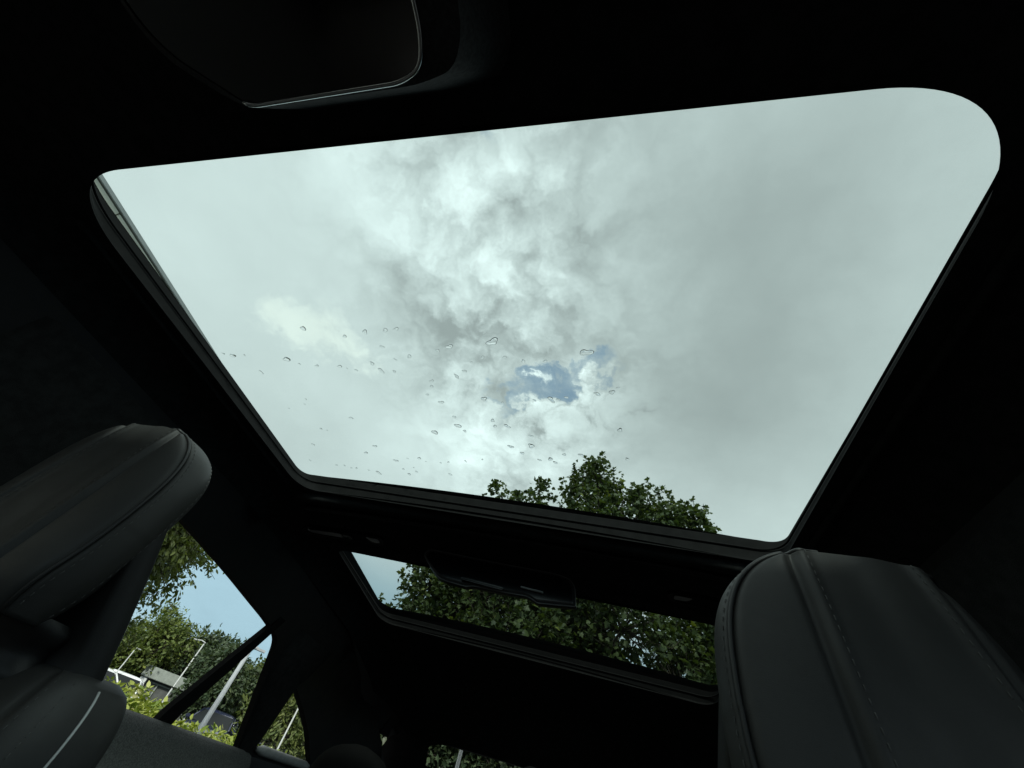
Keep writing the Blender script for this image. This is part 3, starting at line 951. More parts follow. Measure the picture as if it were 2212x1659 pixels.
def make_seat(name, label, x0, y0, zoff=0.0):
    root = empty(name, (x0, y0, 0.25))
    tag(root, label, 'car seat', None)
    h = Z0 - 0.25 + zoff
    hb = Z0 - 0.25
    zs = np.concatenate([np.linspace(ZB, 0.16, 46), 0.16 + (ZT - 0.0004 - 0.16) * np.sin(np.linspace(0, 1, 46) * math.pi / 2)[1:]])
    nf, nsd, nb = 150, 14, 24
    vs = []
    for z in zs:
        for i in range(nf): 
            p = hr_front(z, -1 + 2 * i / (nf - 1)); vs.append((p.x, p.y, p.z + h))
        for k in range(1, nsd + 1):
            p = hr_side(z, 1, k / nsd); vs.append((p.x, p.y, p.z + h))
        pr = hr_side(z, 1, 1); pl = hr_side(z, -1, 1)
        for k in range(1, nb):
            t = k / nb
            x = pr.x + (pl.x - pr.x) * t
            vs.append((x, pr.y + 0.012 * math.sin(math.pi * t) * min(1, pr.x / 0.05), z + h))
        for k in range(nsd, 0, -1):
            p = hr_side(z, -1, k / nsd); vs.append((p.x, p.y, p.z + h))
    n = nf + nsd * 2 + nb - 1
    fs = []
    for i in range(len(zs) - 1):
        for j in range(n): fs.append((i * n + j, i * n + (j + 1) % n, (i + 1) * n + (j + 1) % n, (i + 1) * n + j))
    fs.append(tuple(range(n))[::-1]); fs.append(tuple((len(zs) - 1) * n + j for j in range(n)))
    hd = mesh('headrest', vs, fs, M['leather'], root)
    # piping in the edge seam and stitch lines
    st_v, st_f = [], []

    def stitches(path, nrm, off=0.0):
        acc = 0.0
        for i in range(len(path) - 1):
            a = Vector(path[i]); b = Vector(path[i + 1])
            acc += (b - a).length
            if acc > 0.0068:
                acc = 0.0
                t = (b - a).normalized(); m_ = (a + b) / 2
                nv = nrm(i); sd_ = t.cross(nv).normalized()
                bx_ = len(st_v)
                hw, hl_, hh = 0.00042, 0.0021, 0.0006
                for (q1, q2, q3) in ((-1, -1, 0), (-1, 1, 0), (1, 1, 0), (1, -1, 0), (-.5, -.6, 1), (-.5, .6, 1), (.5, .6, 1), (.5, -.6, 1)):
                    p = m_ + t * (hl_ * q1) + sd_ * (hw * q2) + nv * (hh * q3); st_v.append(tuple(p))
                st_f.extend([(bx_ + 4, bx_ + 5, bx_ + 6, bx_ + 7), (bx_, bx_ + 1, bx_ + 5, bx_ + 4), (bx_ + 1, bx_ + 2, bx_ + 6, bx_ + 5), (bx_ + 2, bx_ + 3, bx_ + 7, bx_ + 6), (bx_ + 3, bx_, bx_ + 4, bx_ + 7)])

    zz = np.linspace(ZB + 0.004, ZT - 0.004, 150)
    zz = np.concatenate([zz[:110], zz[110] + (ZT - 0.0012 - zz[110]) * np.sin(np.linspace(0, 1, 90) * math.pi / 2)])
    for s in (-1, 1):
        edge = [hr_front(z, s) + Vector((0, -0.0035, h)) for z in zz]
        if s == INN[0]:
            vs, fs = tube_data(edge, 0.0019, 6)
            mesh('piping', vs, fs, M['piping'], hd)
        for tpos in ((0.16, 0.80) if s == INN[0] else ()):
            pth = [hr_side(z, s, tpos) + Vector((s * 0.0003, 0, h)) for z in zz]
            stitches(pth, lambda i, s=s: Vector((s, -0.1, 0.25)).normalized())
        pth = []
        for z in zz:
            a = hr_a(z); rl = ridge_x(z, s) - 0.0085
            if a > rl + 0.002: pth.append(hr_front(z, s * rl / a) + Vector((0, -0.0003, h)))
        stitches(pth, lambda i: Vector((0, -1, 0.15)).normalized())
    tag(mesh('stitching', st_v, st_f, M['thread'], hd, smooth=False), kind='stuff')
    # shell that carries the headrest
    vs = []; fs = []
    rows = np.linspace(-0.10, 0.155, 16)
    for z in rows:
        k = (z + 0.10) / 0.265
        a = 0.112 - 0.008 * k ** 2
        yb = 0.048 + 0.45 * max(0.0, 0.155 - max(z, 0.0)) + 0.006 * math.sin(math.pi * k) - 0.10 * max(0.0, -z)
        yf = yb - 0.050 + 0.020 * k
        vs += [(-a, yb - 0.006, z + hb), (-a + 0.006, yb, z + hb), (a - 0.006, yb, z + hb), (a, yb - 0.006, z + hb), (a - 0.002, yf + 0.004, z + hb), (a - 0.008, yf, z + hb), (-a + 0.008, yf, z + hb), (-a + 0.002, yf + 0.004, z + hb)]
    for i in range(15):
        for j in range(8): fs.append((i * 8 + j, i * 8 + (j + 1) % 8, i * 8 + 8 + (j + 1) % 8, i * 8 + 8 + j))
    fs.append(tuple(range(8))[::-1]); fs.append(tuple(120 + j for j in range(8)))
    mesh('headrest_shell', vs, fs, M['shell'], root, smooth=True)
    # folded collar between headrest and backrest
    vs = []; fs = []
    for i, z in enumerate(np.linspace(-0.03, 0.03, 10)):
        k = i / 9
        for j in range(24):
            an = 2 * math.pi * j / 24
            r = 1 + 0.10 * math.sin(k * 9)
            vs.append((0.082 * r * math.copysign(abs(math.cos(an)) ** 0.6, math.cos(an)), 0.052 + 0.034 * r * math.sin(an) + 0.03 * (1 - k), z + hb))
    for i in range(9):
        for j in range(24): fs.append((i * 24 + j, i * 24 + (j + 1) % 24, i * 24 + 24 + (j + 1) % 24, i * 24 + 24 + j))
    mesh('collar', vs, fs, M['shell'], root)
    # backrest: rounded shoulders, reclining
    zs = np.linspace(-0.62, 0.004, 90)
    vs = []; n = 96
    def back_sec(z, an):
        t = max(0.0, (z + 0.10) / 0.1045)
        sh = max(0.0, 1 - t ** 2.6) ** 0.42
        a = 0.168 * (0.55 + 0.45 * sh) - 0.03 * max(0, (-0.2 - z)) * 0.3
        d = 0.082 * (0.50 + 0.50 * sh)
        yc = 0.096 + 0.16 * z + 0.030 * (1 - sh)
        c, s_ = math.cos(an), math.sin(an)
        x = a * math.copysign(abs(c) ** 0.55, c)
        y = d * math.copysign(abs(s_) ** 0.62, s_)
        if s_ < 0:
            ax = abs(x) / a
            y += 0.030 * (1 - ax ** 2) * abs(s_) - 0.0
            for cx in (0.50, 0.82):
                y += 0.006 * math.exp(-((ax - cx) / 0.022) ** 2)
            y += 0.005 * math.exp(-((z + 0.075) / 0.004) ** 2) * (ax < 0.5)
        return Vector((x, yc + y, z))
    for z in zs:
        for j in range(n):
            p = back_sec(z, 2 * math.pi * j / n); vs.append((p.x, p.y, p.z + hb))
    fs = []
    for i in range(len(zs) - 1):
        for j in range(n): fs.append((i * n + j, i * n + (j + 1) % n, (i + 1) * n + (j + 1) % n, (i + 1) * n + j))
    fs.append(tuple((len(zs) - 1) * n + j for j in range(n)))
    bk = mesh('backrest', vs, fs, M['leather'], root)
    for s in (-1, 1):
        pth = []
        for z in np.linspace(-0.60, -0.006, 80):
            an = -0.03 if s > 0 else math.pi + 0.03
            p = back_sec(z, an); c0 = back_sec(z, math.pi / 2); 
            pth.append((p.x + s * 0.0008, p.y, p.z + hb))
        vs, fs = tube_data(pth, 0.0012, 6)
        mesh('piping', vs, fs, M['bright_piping'], bk)
    st_v.clear(); st_f.clear()
    for s in (-1, 1):
        for an in (-0.35, -0.62):
            aa = an if s > 0 else math.pi - an
            pth = [back_sec(z, aa) + Vector((0, -0.0006, hb)) for z in np.linspace(-0.4, -0.004, 120)]
            stitches(pth, lambda i, s=s: Vector((0.6 * s, -0.8, 0)).normalized())
    tag(mesh('stitching', st_v, st_f, M['thread'], bk, smooth=False), kind='stuff')
    # cushion
    bm = bmesh.new()
    box_bm(bm, (0, -0.20, 0.13), (0.46, 0.50, 0.16), Matrix.Rotation(0.08, 3, 'X'), 0.05)
    bm_obj('cushion', bm, M['leather'], root, True)
    return root


make_seat('front_seat', 'black leather front seat beside the door window, light piping down its shoulder', -0.399, 0.336, 0.018)
LEAN[0] = -0.15
INN[0] = -1
REC[0] = 0.045
make_seat('front_seat', 'black leather front seat whose headrest overlaps the end of the rear roof pane', 0.412, 0.360, -0.008)

# ------------------------------------------------------------------ rear bench
bench = empty('rear_bench', (0, 1.5, 0.25))
tag(bench, 'dark rear bench with three headrests in front of the rear window', 'car seat')
bm = bmesh.new(); box_bm(bm, (0, 0.06, 0.36), (1.30, 0.16, 0.62), Matrix.Rotation(-0.2, 3, 'X'), 0.05); bm_obj('backrest', bm, M['rear_leather'], bench, True)
bm = bmesh.new(); box_bm(bm, (0, -0.33, 0.10), (1.30, 0.56, 0.16), None, 0.05); bm_obj('cushion', bm, M['rear_leather'], bench, True)
for cx, w_, zt in ((0.045, 0.105, 0.142), (-0.47, 0.13, 0.07), (0.50, 0.13, 0.07)):
    vs = []; fs = []
    for i, t in enumerate(np.linspace(0, 1, 14)):
        k = max(0.02, (1 - t ** 3)) ** 0.5
        for j in range(28):
            an = 2 * math.pi * j / 28; c, s_ = math.cos(an), math.sin(an)
            vs.append((cx + w_ * k * math.copysign(abs(c) ** 0.6, c), 0.05 + 0.05 * k * math.copysign(abs(s_) ** 0.7, s_), Z0 - 0.25 - 0.06 + (zt + 0.06) * t))
    for i in range(13):
        for j in range(28): fs.append((i * 28 + j, i * 28 + (j + 1) % 28, i * 28 + 28 + (j + 1) % 28, i * 28 + 28 + j))
    fs.append(tuple(13 * 28 + j for j in range(28)))
    mesh('headrest', vs, fs, M['rear_leather'], bench)

# ------------------------------------------------------------------ rain drops on the front pane
DROPS = [(-0.301, 0.316, 14), (-0.229, 0.331, 12), (-0.187, 0.322, 14), (-0.15, 0.318, 10), (-0.13, 0.316, 10), (-0.372, 0.382, 16), (-0.483, 0.375, 12), (-0.5, 0.371, 8), (-0.444, 0.413, 9), (-0.314, 0.396, 10), (-0.267, 0.395, 10), (-0.2, 0.386, 12), (-0.188, 0.4, 12), (-0.168, 0.35, 10), (-0.124, 0.368, 11), (-0.048, 0.346, 14), (-0.07, 0.354, 10), (0.024, 0.334, 22), (0.003, 0.363, 9), (-0.017, 0.374, 7), (-0.033, 0.393, 9), (-0.05, 0.404, 12), (-0.098, 0.419, 8), (-0.102, 0.431, 10), (-0.115, 0.451, 8), (-0.093, 0.468, 13), (-0.01, 0.452, 15), (0.021, 0.457, 8), (0.16, 0.344, 22), (0.101, 0.364, 8), (0.105, 0.44, 18), (0.176, 0.42, 12), (0.199, 0.415, 14), (0.214, 0.494, 17), (-0.076, 0.502, 12), (-0.074, 0.525, 17), (-0.064, 0.538, 9), (-0.128, 0.549, 20), (-0.003, 0.503, 12), (-0.002, 0.517, 10), (0.021, 0.513, 11), (0.063, 0.533, 9), (0.06, 0.56, 16), (0.021, 0.569, 11), (0.041, 0.583, 12), (0.093, 0.591, 17), (0.103, 0.599, 12), (0.073, 0.598, 9), (0.12, 0.573, 10), (0.15, 0.568, 12), (0.228, 0.563, 9), (-0.186, 0.635, 11), (-0.245, 0.652, 15), (-0.237, 0.679, 9), (-0.228, 0.696, 13), (-0.207, 0.684, 9), (-0.306, 0.701, 13), (-0.279, 0.609, 10), (-0.31, 0.633, 10), (-0.434, 0.618, 9), (-0.389, 0.565, 12), (-0.302, 0.526, 9), (-0.381, 0.48, 7), (-0.391, 0.494, 7), (-0.126, 0.68, 9), (-0.139, 0.643, 7), (-0.121, 0.638, 7), (-0.043, 0.617, 8), (-0.081, 0.628, 7), (-0.358, 0.693, 8), (-0.372, 0.693, 7), (-0.386, 0.686, 7), (-0.407, 0.687, 7), (-0.472, 0.676, 7), (-0.163, 0.402, 9), (-0.238, 0.402, 6), (-0.349, 0.392, 7), (-0.456, 0.374, 7), (0.038, 0.361, 7), (0.067, 0.366, 9), (0.206, 0.405, 6), (0.13, 0.433, 7), (0.116, 0.439, 6), (0.077, 0.445, 6), (-0.435, 0.508, 5), (-0.375, 0.568, 5), (-0.209, 0.67, 6), (-0.328, 0.696, 6), (-0.214, 0.64, 5), (-0.173, 0.644, 5), (-0.254, 0.399, 5), (-0.152, 0.376, 6)]
rnd = random.Random(4)
drop_me = []
for v_ in range(7):
    bm = bmesh.new()
    bmesh.ops.create_icosphere(bm, subdivisions=3, radius=1.0)
    ph = [rnd.uniform(0, 6.28) for _ in range(4)]
    am = [rnd.uniform(0.1, 0.35), rnd.uniform(0.1, 0.32), rnd.uniform(0.05, 0.22)]
    st = rnd.uniform(1.0, 1.7)
    for vt in bm.verts:
        an = math.atan2(vt.co.y, vt.co.x)
        k = 1 + am[0] * math.cos(an + ph[0]) + am[1] * math.cos(2 * an + ph[1]) + am[2] * math.cos(3 * an + ph[2])
        z = max(vt.co.z, -0.12)
        vt.co.x *= k * st; vt.co.y *= k; vt.co.z = (z + 0.12) * 0.42
    me = bpy.data.meshes.new('raindrop'); bm.to_mesh(me); bm.free()
    me.polygons.foreach_set('use_smooth', [True] * len(me.polygons))
    me.materials.append(M['water'])
    drop_me.append(me)
for i, (x, y, s) in enumerate(DROPS):
    o = bpy.data.objects.new('raindrop', drop_me[rnd.randrange(7)])
    col.objects.link(o)
    r = s * 0.00028 * rnd.uniform(0.8, 1.15)
    o.location = (x, y, gz(x, y) + 0.0046)
    o.scale = (r, r, r)
    o.rotation_euler = (0, 0, rnd.uniform(-0.7, 0.9))
    tag(o, 'clear raindrop lying on the outside of the large front roof pane', 'raindrop', 'raindrops on the front roof pane')

# ================================================================== OUTSIDE
# building alongside: only its eave clears the roof frame
wall_m = pmat('cream_cladding', (0.68, 0.66, 0.56), 0.75, spec=0.2, nscale=2.5, nvar=0.12, bump=0.3, bscale=90, bdist=0.004)
fas_m = pmat('grey_fascia', (0.45, 0.46, 0.45), 0.6, nscale=3, nvar=0.15)
dk_m = pmat('dark_window_glass', (0.02, 0.025, 0.03), 0.1, spec=0.6)
bld = empty('building', (0.215 - 8.775 * 0.543, -4.0 * 0.543, 0.447), rad(6.0))
bld.scale = (0.543, 0.543, 0.543)
tag(bld, 'cream clad building with grey fascia past the left corner of the front roof pane', 'building')
bm = bmesh.new(); box_bm(bm, (-5.0, -0.4, 2.69), (10.0, 19.4, 7.02)); bm_obj('wall', bm, wall_m, bld)
pan = None
pw = 1.9
y = -9.6
k = 0
while y < 7.4:
    for zb, hh in ((0.25, 2.0), (2.27, 2.0), (4.29, 1.72)):
        isw = zb > 2.2 and zb < 4 and k % 2 == 1
        bm = bmesh.new(); box_bm(bm, (0.02, y + pw / 2, zb + hh / 2), (0.04, pw - 0.025, hh - 0.025), None, 0.006)
        bm_obj('panel', bm, wall_m, bld)
        if isw:
            bm = bmesh.new(); box_bm(bm, (0.045, y + pw / 2, zb + 1.05), (0.05, 1.2, 1.3), None, 0.01); w_ = bm_obj('window', bm, fas_m, bld)
            bm = bmesh.new(); box_bm(bm, (0.072, y + pw / 2, zb + 1.05), (0.01, 1.05, 1.15)); bm_obj('pane', bm, dk_m, w_)
    y += pw; k += 1
y = -10.1
while y < 9.0:
    L_ = min(2.6, 9.3 - y)
    bm = bmesh.new(); box_bm(bm, (0.125, y + L_ / 2, 6.46), (0.30, L_ - 0.02, 0.37), None, 0.008); bm_obj('fascia_panel', bm, wall_m, bld)
    y += 2.6
bm = bmesh.new(); box_bm(bm, (-4.85, -0.4, 6.71), (10.3, 19.6, 0.09), None, 0.01); bm_obj('roof_edge', bm, fas_m, bld)

# ------------------------------------------------------------------ hedge
rng = np.random.default_rng(11)
hd = empty('hedge', (0, 0, 0))
tag(hd, 'bright yellow-green variegated hedge along the car park behind the car', 'hedge')
HP = np.array(HEDGE, float)
seg = np.linalg.norm(np.diff(HP, axis=0), axis=1); cum = np.concatenate([[0], np.cumsum(seg)])
def hpt(d): return np.stack([np.interp(d, cum, HP[:, 0]), np.interp(d, cum, HP[:, 1])], -1)
ns = 5200
dd = rng.uniform(0, cum[-1], ns)
b2 = hpt(dd); lat = rng.uniform(-0.65, 0.65, ns)
tn = hpt(np.minimum(dd + 0.1, cum[-1])) - hpt(np.maximum(dd - 0.1, 0)); tn = unit(tn)
nr = np.stack([-tn[:, 1], tn[:, 0]], -1)
hgt = 0.88 + 0.07 * np.sin(dd * 1.7) + 0.05 * np.sin(dd * 4.1 + 1) - 0.28 * (np.abs(lat) / 0.65) ** 3 - 0.07 * np.clip((5.2 - dd) / 2.0, 0, 1)
S0 = np.concatenate([b2 + nr * lat[:, None], (hgt * rng.uniform(0.45, 0.98, ns))[:, None]], 1)
sdv = unit(np.concatenate([nr * lat[:, None] * 0.6 + rng.normal(size=(ns, 2)) * 0.3, np.ones((ns, 1))], 1))
per = 13
t = rng.uniform(0, 1, (ns, per)); ln = rng.uniform(0.05, 0.20, ns)
P = (S0[:, None] + sdv[:, None] * (ln[:, None] * t)[..., None] + rng.normal(size=(ns, per, 3)) * 0.02).reshape(-1, 3)
an = rng.uniform(0, 2 * math.pi, len(P))
D = unit(np.stack([np.cos(an), np.sin(an), rng.uniform(-0.1, 1.1, len(P))], -1))
Nn = unit(rng.normal(size=P.shape) * 0.4 + np.array((0, 0, 1.0)) - D * 0.2)
tone = np.clip(np.repeat(rng.beta(2.2, 2.2, ns), per) + rng.normal(size=len(P)) * 0.18, 0, 1)
tag(link('leaves', leaves_mesh('leaves', P, D, Nn, rng.uniform(0.06, 0.115, len(P)), tone, OVAL, 0.35), M_hedge, hd, False), kind='stuff')
tv, tf = [], []
for i in range(0, ns, 6):
    tube_data([(S0[i, 0] * 1, S0[i, 1], 0.0), tuple(S0[i]), tuple(S0[i] + sdv[i] * ln[i])], [0.012, 0.006, 0.003], 4, False, tv, tf)
tag(mesh('stems', tv, tf, bark, hd), kind='stuff')

# ------------------------------------------------------------------ trees
GB = 'maple trees behind the car'
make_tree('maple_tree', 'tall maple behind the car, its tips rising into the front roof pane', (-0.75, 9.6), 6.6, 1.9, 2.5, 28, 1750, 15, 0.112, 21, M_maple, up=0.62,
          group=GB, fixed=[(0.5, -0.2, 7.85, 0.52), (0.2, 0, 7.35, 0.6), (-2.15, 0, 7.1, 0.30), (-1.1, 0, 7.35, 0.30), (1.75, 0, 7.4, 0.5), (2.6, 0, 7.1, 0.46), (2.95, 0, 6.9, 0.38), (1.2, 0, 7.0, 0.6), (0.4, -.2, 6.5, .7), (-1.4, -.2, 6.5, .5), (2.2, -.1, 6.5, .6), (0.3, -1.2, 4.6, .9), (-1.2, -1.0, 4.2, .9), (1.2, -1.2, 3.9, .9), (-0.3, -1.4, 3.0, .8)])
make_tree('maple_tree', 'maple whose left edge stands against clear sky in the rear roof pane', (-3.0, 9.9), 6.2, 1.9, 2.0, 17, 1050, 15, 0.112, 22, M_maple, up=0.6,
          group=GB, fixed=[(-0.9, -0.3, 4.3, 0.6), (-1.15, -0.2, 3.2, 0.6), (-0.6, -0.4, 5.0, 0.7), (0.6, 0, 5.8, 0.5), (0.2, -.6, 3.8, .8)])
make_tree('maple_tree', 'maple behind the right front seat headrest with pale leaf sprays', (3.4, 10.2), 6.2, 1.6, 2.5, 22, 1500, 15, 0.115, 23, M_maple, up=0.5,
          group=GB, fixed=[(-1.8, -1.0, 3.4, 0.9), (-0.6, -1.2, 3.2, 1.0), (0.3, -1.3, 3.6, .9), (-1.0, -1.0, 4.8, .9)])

make_tree('park_tree', 'large pale green tree with feathery drooping branches beside the left seat', (-11.4, 7.0), 6.3, 1.3, 3.0, 40, 5200, 16, 0.135, 31, M_feather, up=0.1,
          template=OVAL, droop=0.6, spread=0.13, trunk_r=0.2)
make_tree('round_tree', 'round tree with a yellow-green top behind the grey kiosk', (-25.3, 24.0), 5.2, 0.8, 2.2, 22, 1300, 9, 0.24, 32, M_yel, template=DIAMOND, up=0.3, trunk_r=0.2, spread=0.16)
make_tree('round_tree', 'dark green rounded tree right behind the hooked lamp post', (-23.8, 26.6), 4.9, 0.7, 2.1, 22, 1200, 9, 0.24, 33, M_dark, template=DIAMOND, up=0.3, trunk_r=0.2, spread=0.16)
make_tree('conifer_tree', 'spiky grey-green tree behind the thick lamp post', (-17.6, 21.8), 4.1, 0.3, 1.7, 22, 1100, 9, 0.22, 34, M_dark, template=DIAMOND, up=0.85, trunk_r=0.15, spread=0.10)
make_tree('conifer_tree', 'loose tall tree rising right of the window divider', (-17.0, 24.6), 4.6, 0.4, 1.8, 20, 900, 9, 0.24, 35, M_side, template=DIAMOND, up=0.85, trunk_r=0.15, spread=0.12)
make_tree('conifer_tree', 'airy tree with sky gaps filling the small quarter window', (-10.2, 16.6), 3.5, 0.4, 1.7, 18, 520, 9, 0.17, 36, M_side, template=OVAL, up=0.4, trunk_r=0.12, spread=0.12)
bgl = ['low tree between the white cars and the feathery tree', 'dense dark tree behind the white cars', 'mid green tree beyond the kiosk roof', 'dark tree over the navy car', 'green tree at the rim of the quarter window',
       'dark tree low in the rear window', 'second dark tree low in the rear window behind the pale post', 'tree beyond the maples, hidden by the middle headrest', 'dark tree between two others low in the rear window']
for i, (x, y, tp, r, mt) in enumerate([(-33, 23, 5.2, 3.0, M_yel), (-31.5, 29, 4.2, 2.8, M_dark), (-27, 31, 4.4, 3.0, M_side), (-19.5, 26.5, 3.6, 2.6, M_dark), (-15.5, 27, 4.2, 2.8, M_dark),
                                       (-7.2, 19, 5.4, 2.8, M_dark), (-3.0, 20, 5.6, 2.8, M_dark), (2.5, 20, 5.5, 2.8, M_dark), (-5.0, 20.8, 4.8, 2.6, M_dark)]):
    make_tree('shade_tree', bgl[i], (x, y), tp, 0.3, r, 22, 1500, 9, 0.27, 50 + i, mt, template=DIAMOND, up=0.3, trunk_r=0.2, spread=0.2, group='trees round the car park')

# ------------------------------------------------------------------ kiosk
kw = pmat('white_render', (0.62, 0.64, 0.64), 0.7, nscale=3, nvar=0.12)
kg = pmat('grey_kiosk_roof', (0.26, 0.29, 0.26), 0.8, nscale=4, nvar=0.25)
kd = pmat('dark_kiosk_front', (0.07, 0.075, 0.07), 0.6, nscale=6, nvar=0.3)
A1 = Vector((-24.0, 23.8, 0)); A2 = Vector((-21.6, 25.4, 0))
kx = (A2 - A1).normalized(); ang = math.atan2(kx.y, kx.x)
ks = empty('kiosk', (*( (A1 + A2) / 2).to_2d(), 0), ang)
tag(ks, 'small grey flat-roofed kiosk with a pale side wall beyond the hedge', 'kiosk')
Wk = (A2 - A1).length
bm = bmesh.new(); box_bm(bm, (0, 1.1, 0.9), (Wk - 0.1, 2.0, 1.8)); bm_obj('wall', bm, kd, ks)
bm = bmesh.new(); box_bm(bm, (-Wk / 2 + 0.10, 0.6, 0.9), (0.34, 1.6, 1.82), None, 0.02); bm_obj('side_wall', bm, kw, ks)
bm = bmesh.new(); box_bm(bm, (0, 0.95, 2.08), (Wk + 0.25, 2.5, 0.50), None, 0.02); bm_obj('roof', bm, kg, ks)
for cx, wx, cz, wz in ((0.12, Wk - 0.5, 1.72, 0.06), (-0.55, 0.07, 0.9, 1.7), (1.0, 0.07, 0.9, 1.7)):
    bm = bmesh.new(); box_bm(bm, (cx, 0.06, cz), (wx, 0.08, wz), None, 0.008); bm_obj('frame_bar', bm, kg, ks)
bm = bmesh.new(); box_bm(bm, (0.25, 0.09, 0.95), (1.3, 0.03, 1.3)); bm_obj('shutter', bm, kd, ks)

# ------------------------------------------------------------------ lamp posts
steel = pmat('galvanised_steel', (0.38, 0.41, 0.43), 0.5, metal=0.0, nscale=8, nvar=0.15)
whp = pmat('pale_post_paint', (0.48, 0.50, 0.49), 0.5, nscale=8, nvar=0.1)


def lamp_post(label, x, y, h, r, mat, arm, adir=0.0, armdrop=0.0):
    root = empty('lamp_post', (x, y, 0), adir)
    tag(root, label, 'lamp post', 'lamp posts in the car park')
    tube('post', [(0, 0, 0), (0, 0, h * 0.3), (0, 0, h * 0.3 + 0.02), (0, 0, h)], [r * 1.25, r * 1.2, r, r * 0.75], mat, root, 14)
    tube('arm', [(0, 0, h - 0.02), (0.04, 0, h + 0.06), (arm * 0.5, 0, h + 0.10), (arm, 0, h + 0.10 - armdrop)], r * 0.6, mat, root, 8)
    bm = bmesh.new(); box_bm(bm, (arm + (0.10 if arm > 0 else -0.10), 0, h + 0.09 - armdrop), (0.05 + 3.0 * r, 0.03 + r, 0.02 + 0.6 * r), None, 0.008); bm_obj('lamp_head', bm, mat, root)
    bm = bmesh.new(); box_bm(bm, (0, 0, 0.35), (r * 1.6, r * 2.7, 0.5), None, 0.01); bm_obj('hatch', bm, mat, root)
    return root


def at(az_ratio, dist):
    a_ = math.atan(az_ratio)
    return 0.215 + dist * math.sin(a_), dist * math.cos(a_)


x, y = at(-0.798, 19.0)
lamp_post('thick pale lamp post with a short bracket, standing by the dark blue car', x, y, 3.0, 0.085, steel, 0.22, rad(40))
x, y = at(-0.925, 31.0)
lamp_post('thin lamp post with a hooked arm between two rounded trees', x, y, 3.75, 0.04, whp, -0.40, rad(42), 0.05)
x, y = at(-1.094, 27.0)
lamp_post('thin distant lamp post behind the white cars', x, y, 2.3, 0.025, whp, 0.05, rad(60))
x, y = at(-0.61, 13.5)
lamp_post('slim pale lamp post seen through the small quarter window', x, y, 1.95, 0.022, whp, 0.05, rad(30))
x, y = at(-0.25, 13.0)
lamp_post('white lamp post seen low in the rear window', x, y, 2.4, 0.05, whp, 0.3, rad(30))

# ------------------------------------------------------------------ parked cars
tyre_m = pmat('tyre_rubber', (0.02, 0.02, 0.02), 0.85)
rim_m = pmat('alloy_rim', (0.45, 0.45, 0.46), 0.35, metal=0.8)
glass_m = pmat('car_window', (0.012, 0.015, 0.016), 0.3, spec=0.08)
head_m = pmat('headlamp', (0.55, 0.57, 0.58), 0.15, spec=0.6)
tail_m = pmat('tail_lamp', (0.30, 0.015, 0.012), 0.25)
black_m = pmat('grille_black', (0.015, 0.015, 0.015), 0.5)


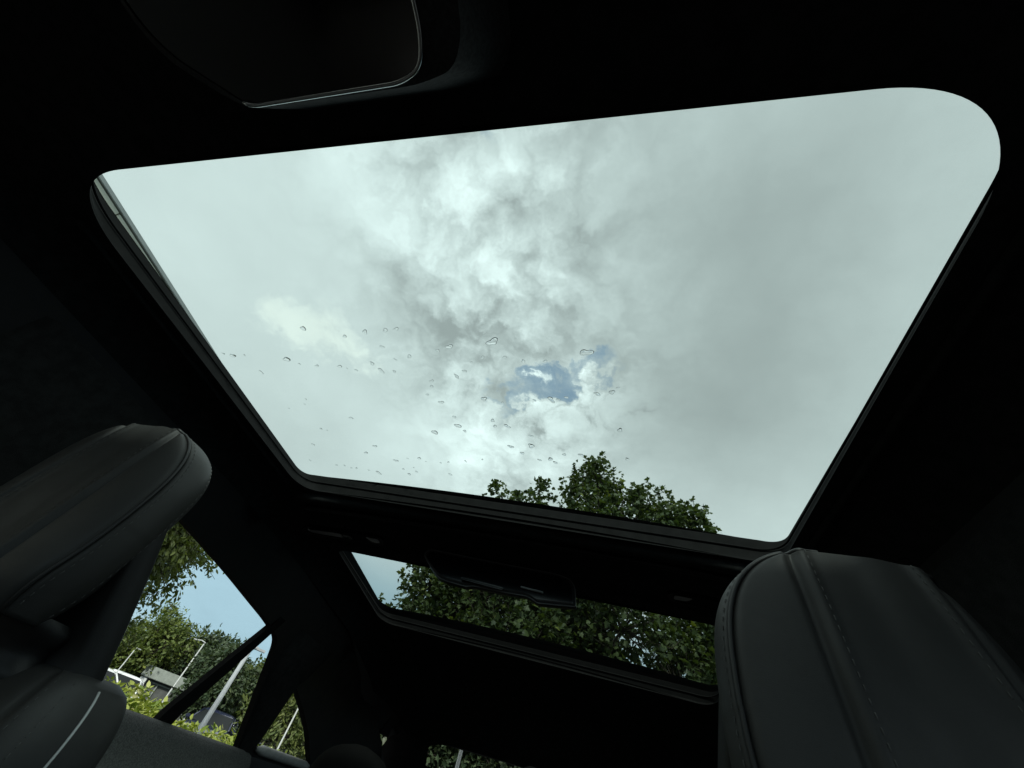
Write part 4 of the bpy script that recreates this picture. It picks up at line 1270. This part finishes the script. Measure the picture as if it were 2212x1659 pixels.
def parked_car(label, x, y, heading, paint, length=4.4, width=1.82, roof_h=1.55):
    root = empty('parked_car', (x, y, 0), heading)
    tag(root, label, 'car', 'cars parked beyond the hedge')
    hl_, hw = length / 2, width / 2
    # lower body: stations (x, z bottom, z top, half width)
    st = [(-hl_, 0.42, 0.80, 0.78), (-hl_ + 0.10, 0.28, 0.93, 0.90), (-hl_ + 0.5, 0.22, 1.0, 0.98), (-0.9, 0.20, 1.0, 1.0), (0.6, 0.20, 0.97, 1.0), (1.0, 0.20, 0.96, 1.0),
          (hl_ - 0.55, 0.22, 0.86, 0.96), (hl_ - 0.15, 0.25, 0.74, 0.88), (hl_, 0.36, 0.62, 0.74)]
    vs, fs = [], []
    for (sx, zb, zt, k) in st:
        w = hw * k
        ring = [(w * 0.92, zb), (w, zb + 0.12), (w, zt - 0.22), (w * 0.965, zt - 0.06), (w * 0.86, zt), (0.3, zt + 0.025), (-0.3, zt + 0.025), (-w * 0.86, zt), (-w * 0.965, zt - 0.06), (-w, zt - 0.22), (-w, zb + 0.12), (-w * 0.92, zb)]
        vs += [(sx, a_, b_) for a_, b_ in ring]
    n = 12
    for i in range(len(st) - 1):
        for j in range(n): fs.append((i * n + j, (i + 1) * n + j, (i + 1) * n + (j + 1) % n, i * n + (j + 1) % n))
    fs.append(tuple(range(n))); fs.append(tuple((len(st) - 1) * n + j for j in range(n))[::-1])
    mesh('body', vs, fs, paint, root)
    # cabin: rings at belt and at roof
    def ring(x0, x1, w0, w1, z, rr=0.12):
        p = rounded_poly([(x0, -w0), (x1, -w1), (x1, w1), (x0, w0)], rr, 4)
        return [(a_, b_, z) for a_, b_ in p]
    zb = 0.97
    R0 = ring(-hl_ + 0.18, 1.02, hw * 0.90, hw * 0.90, zb); R1 = ring(-hl_ + 0.50, 0.28, hw * 0.72, hw * 0.72, roof_h - 0.08); R2 = ring(-hl_ + 0.62, 0.10, hw * 0.62, hw * 0.64, roof_h)
    nn = len(R0)
    mesh('window_band', R0 + R1, [(j, (j + 1) % nn, nn + (j + 1) % nn, nn + j) for j in range(nn)], glass_m, root)
    vs = R1 + R2 + [(a_ * 0.6 - 0.3, b_ * 0.5, roof_h + 0.025) for a_, b_, _ in R2]
    fs = []
    for r_ in range(2):
        for j in range(nn): fs.append((r_ * nn + j, r_ * nn + (j + 1) % nn, (r_ + 1) * nn + (j + 1) % nn, (r_ + 1) * nn + j))
    fs.append(tuple(2 * nn + j for j in range(nn)))
    mesh('roof', vs, fs, paint, root)
    for s in (-1, 1):
        for (xa, xb) in ((1.0, 0.28), (-hl_ + 0.20, -hl_ + 0.51), (-0.25, -0.30)):
            tube('pillar', [(xa, s * hw * 0.885, zb), ((xa + xb) / 2, s * hw * 0.81, (zb + roof_h - 0.08) / 2), (xb, s * hw * 0.70, roof_h - 0.07)], 0.035, paint, root, 6)
        bm = bmesh.new(); box_bm(bm, (hl_ - 0.17, s * hw * 0.66, 0.68), (0.20, 0.36, 0.13), Matrix.Rotation(-s * 0.35, 3, 'Z'), 0.04); bm_obj('headlight', bm, head_m, root)
        bm = bmesh.new(); box_bm(bm, (-hl_ + 0.08, s * hw * 0.70, 0.80), (0.14, 0.30, 0.16), Matrix.Rotation(s * 0.3, 3, 'Z'), 0.03); bm_obj('tail_light', bm, tail_m, root)
        bm = bmesh.new(); box_bm(bm, (0.80, s * (hw + 0.07), 1.02), (0.10, 0.18, 0.13), None, 0.03); bm_obj('wing_mirror', bm, paint, root)
        for wx in (-hl_ + 0.85, hl_ - 0.90):
            bm = bmesh.new()
            r_ = bmesh.ops.create_cone(bm, cap_ends=True, segments=28, radius1=0.32, radius2=0.32, depth=0.21)
            bmesh.ops.bevel(bm, geom=[e for e in bm.edges if abs(e.verts[0].co.z - e.verts[1].co.z) < 1e-4], offset=0.03, segments=2, affect='EDGES')
            bmesh.ops.rotate(bm, cent=(0, 0, 0), matrix=Matrix.Rotation(math.pi / 2, 3, 'X'), verts=bm.verts)
            bmesh.ops.translate(bm, vec=(wx, s * (hw - 0.09), 0.32), verts=bm.verts)
            w_ = bm_obj('wheel', bm, tyre_m, root)
            bm = bmesh.new()
            bmesh.ops.create_cone(bm, cap_ends=True, segments=20, radius1=0.21, radius2=0.19, depth=0.02)
            bmesh.ops.rotate(bm, cent=(0, 0, 0), matrix=Matrix.Rotation(-s * math.pi / 2, 3, 'X'), verts=bm.verts)
            bmesh.ops.translate(bm, vec=(wx, s * (hw + 0.026), 0.32), verts=bm.verts)
            bm_obj('rim', bm, rim_m, w_)
    bm = bmesh.new(); box_bm(bm, (hl_ - 0.03, 0, 0.52), (0.08, 0.9, 0.16), None, 0.03); bm_obj('grille', bm, black_m, root)
    return root


white = pmat('white_paint', (0.72, 0.74, 0.74), 0.25, coat=0.6)
navy = pmat('navy_paint', (0.020, 0.025, 0.055), 0.2, coat=0.8)
silver = pmat('silver_paint', (0.45, 0.48, 0.48), 0.3, metal=0.4, coat=0.5)
x, y = at(-1.06, 27.5); parked_car('white hatchback nearest the grey kiosk', x, y, rad(-48), white)
x, y = at(-1.15, 27.0); parked_car('white car at the left end beside the shoulder of the left seat', x, y, rad(-15), white, roof_h=1.5)
x, y = at(-0.815, 34.0); parked_car('silver-white car behind the dark blue car', x, y, rad(-48), white, roof_h=1.78)
x, y = at(-0.775, 26.0); parked_car('dark blue car at the foot of the thick lamp post', x, y, rad(-60), navy, roof_h=1.46)
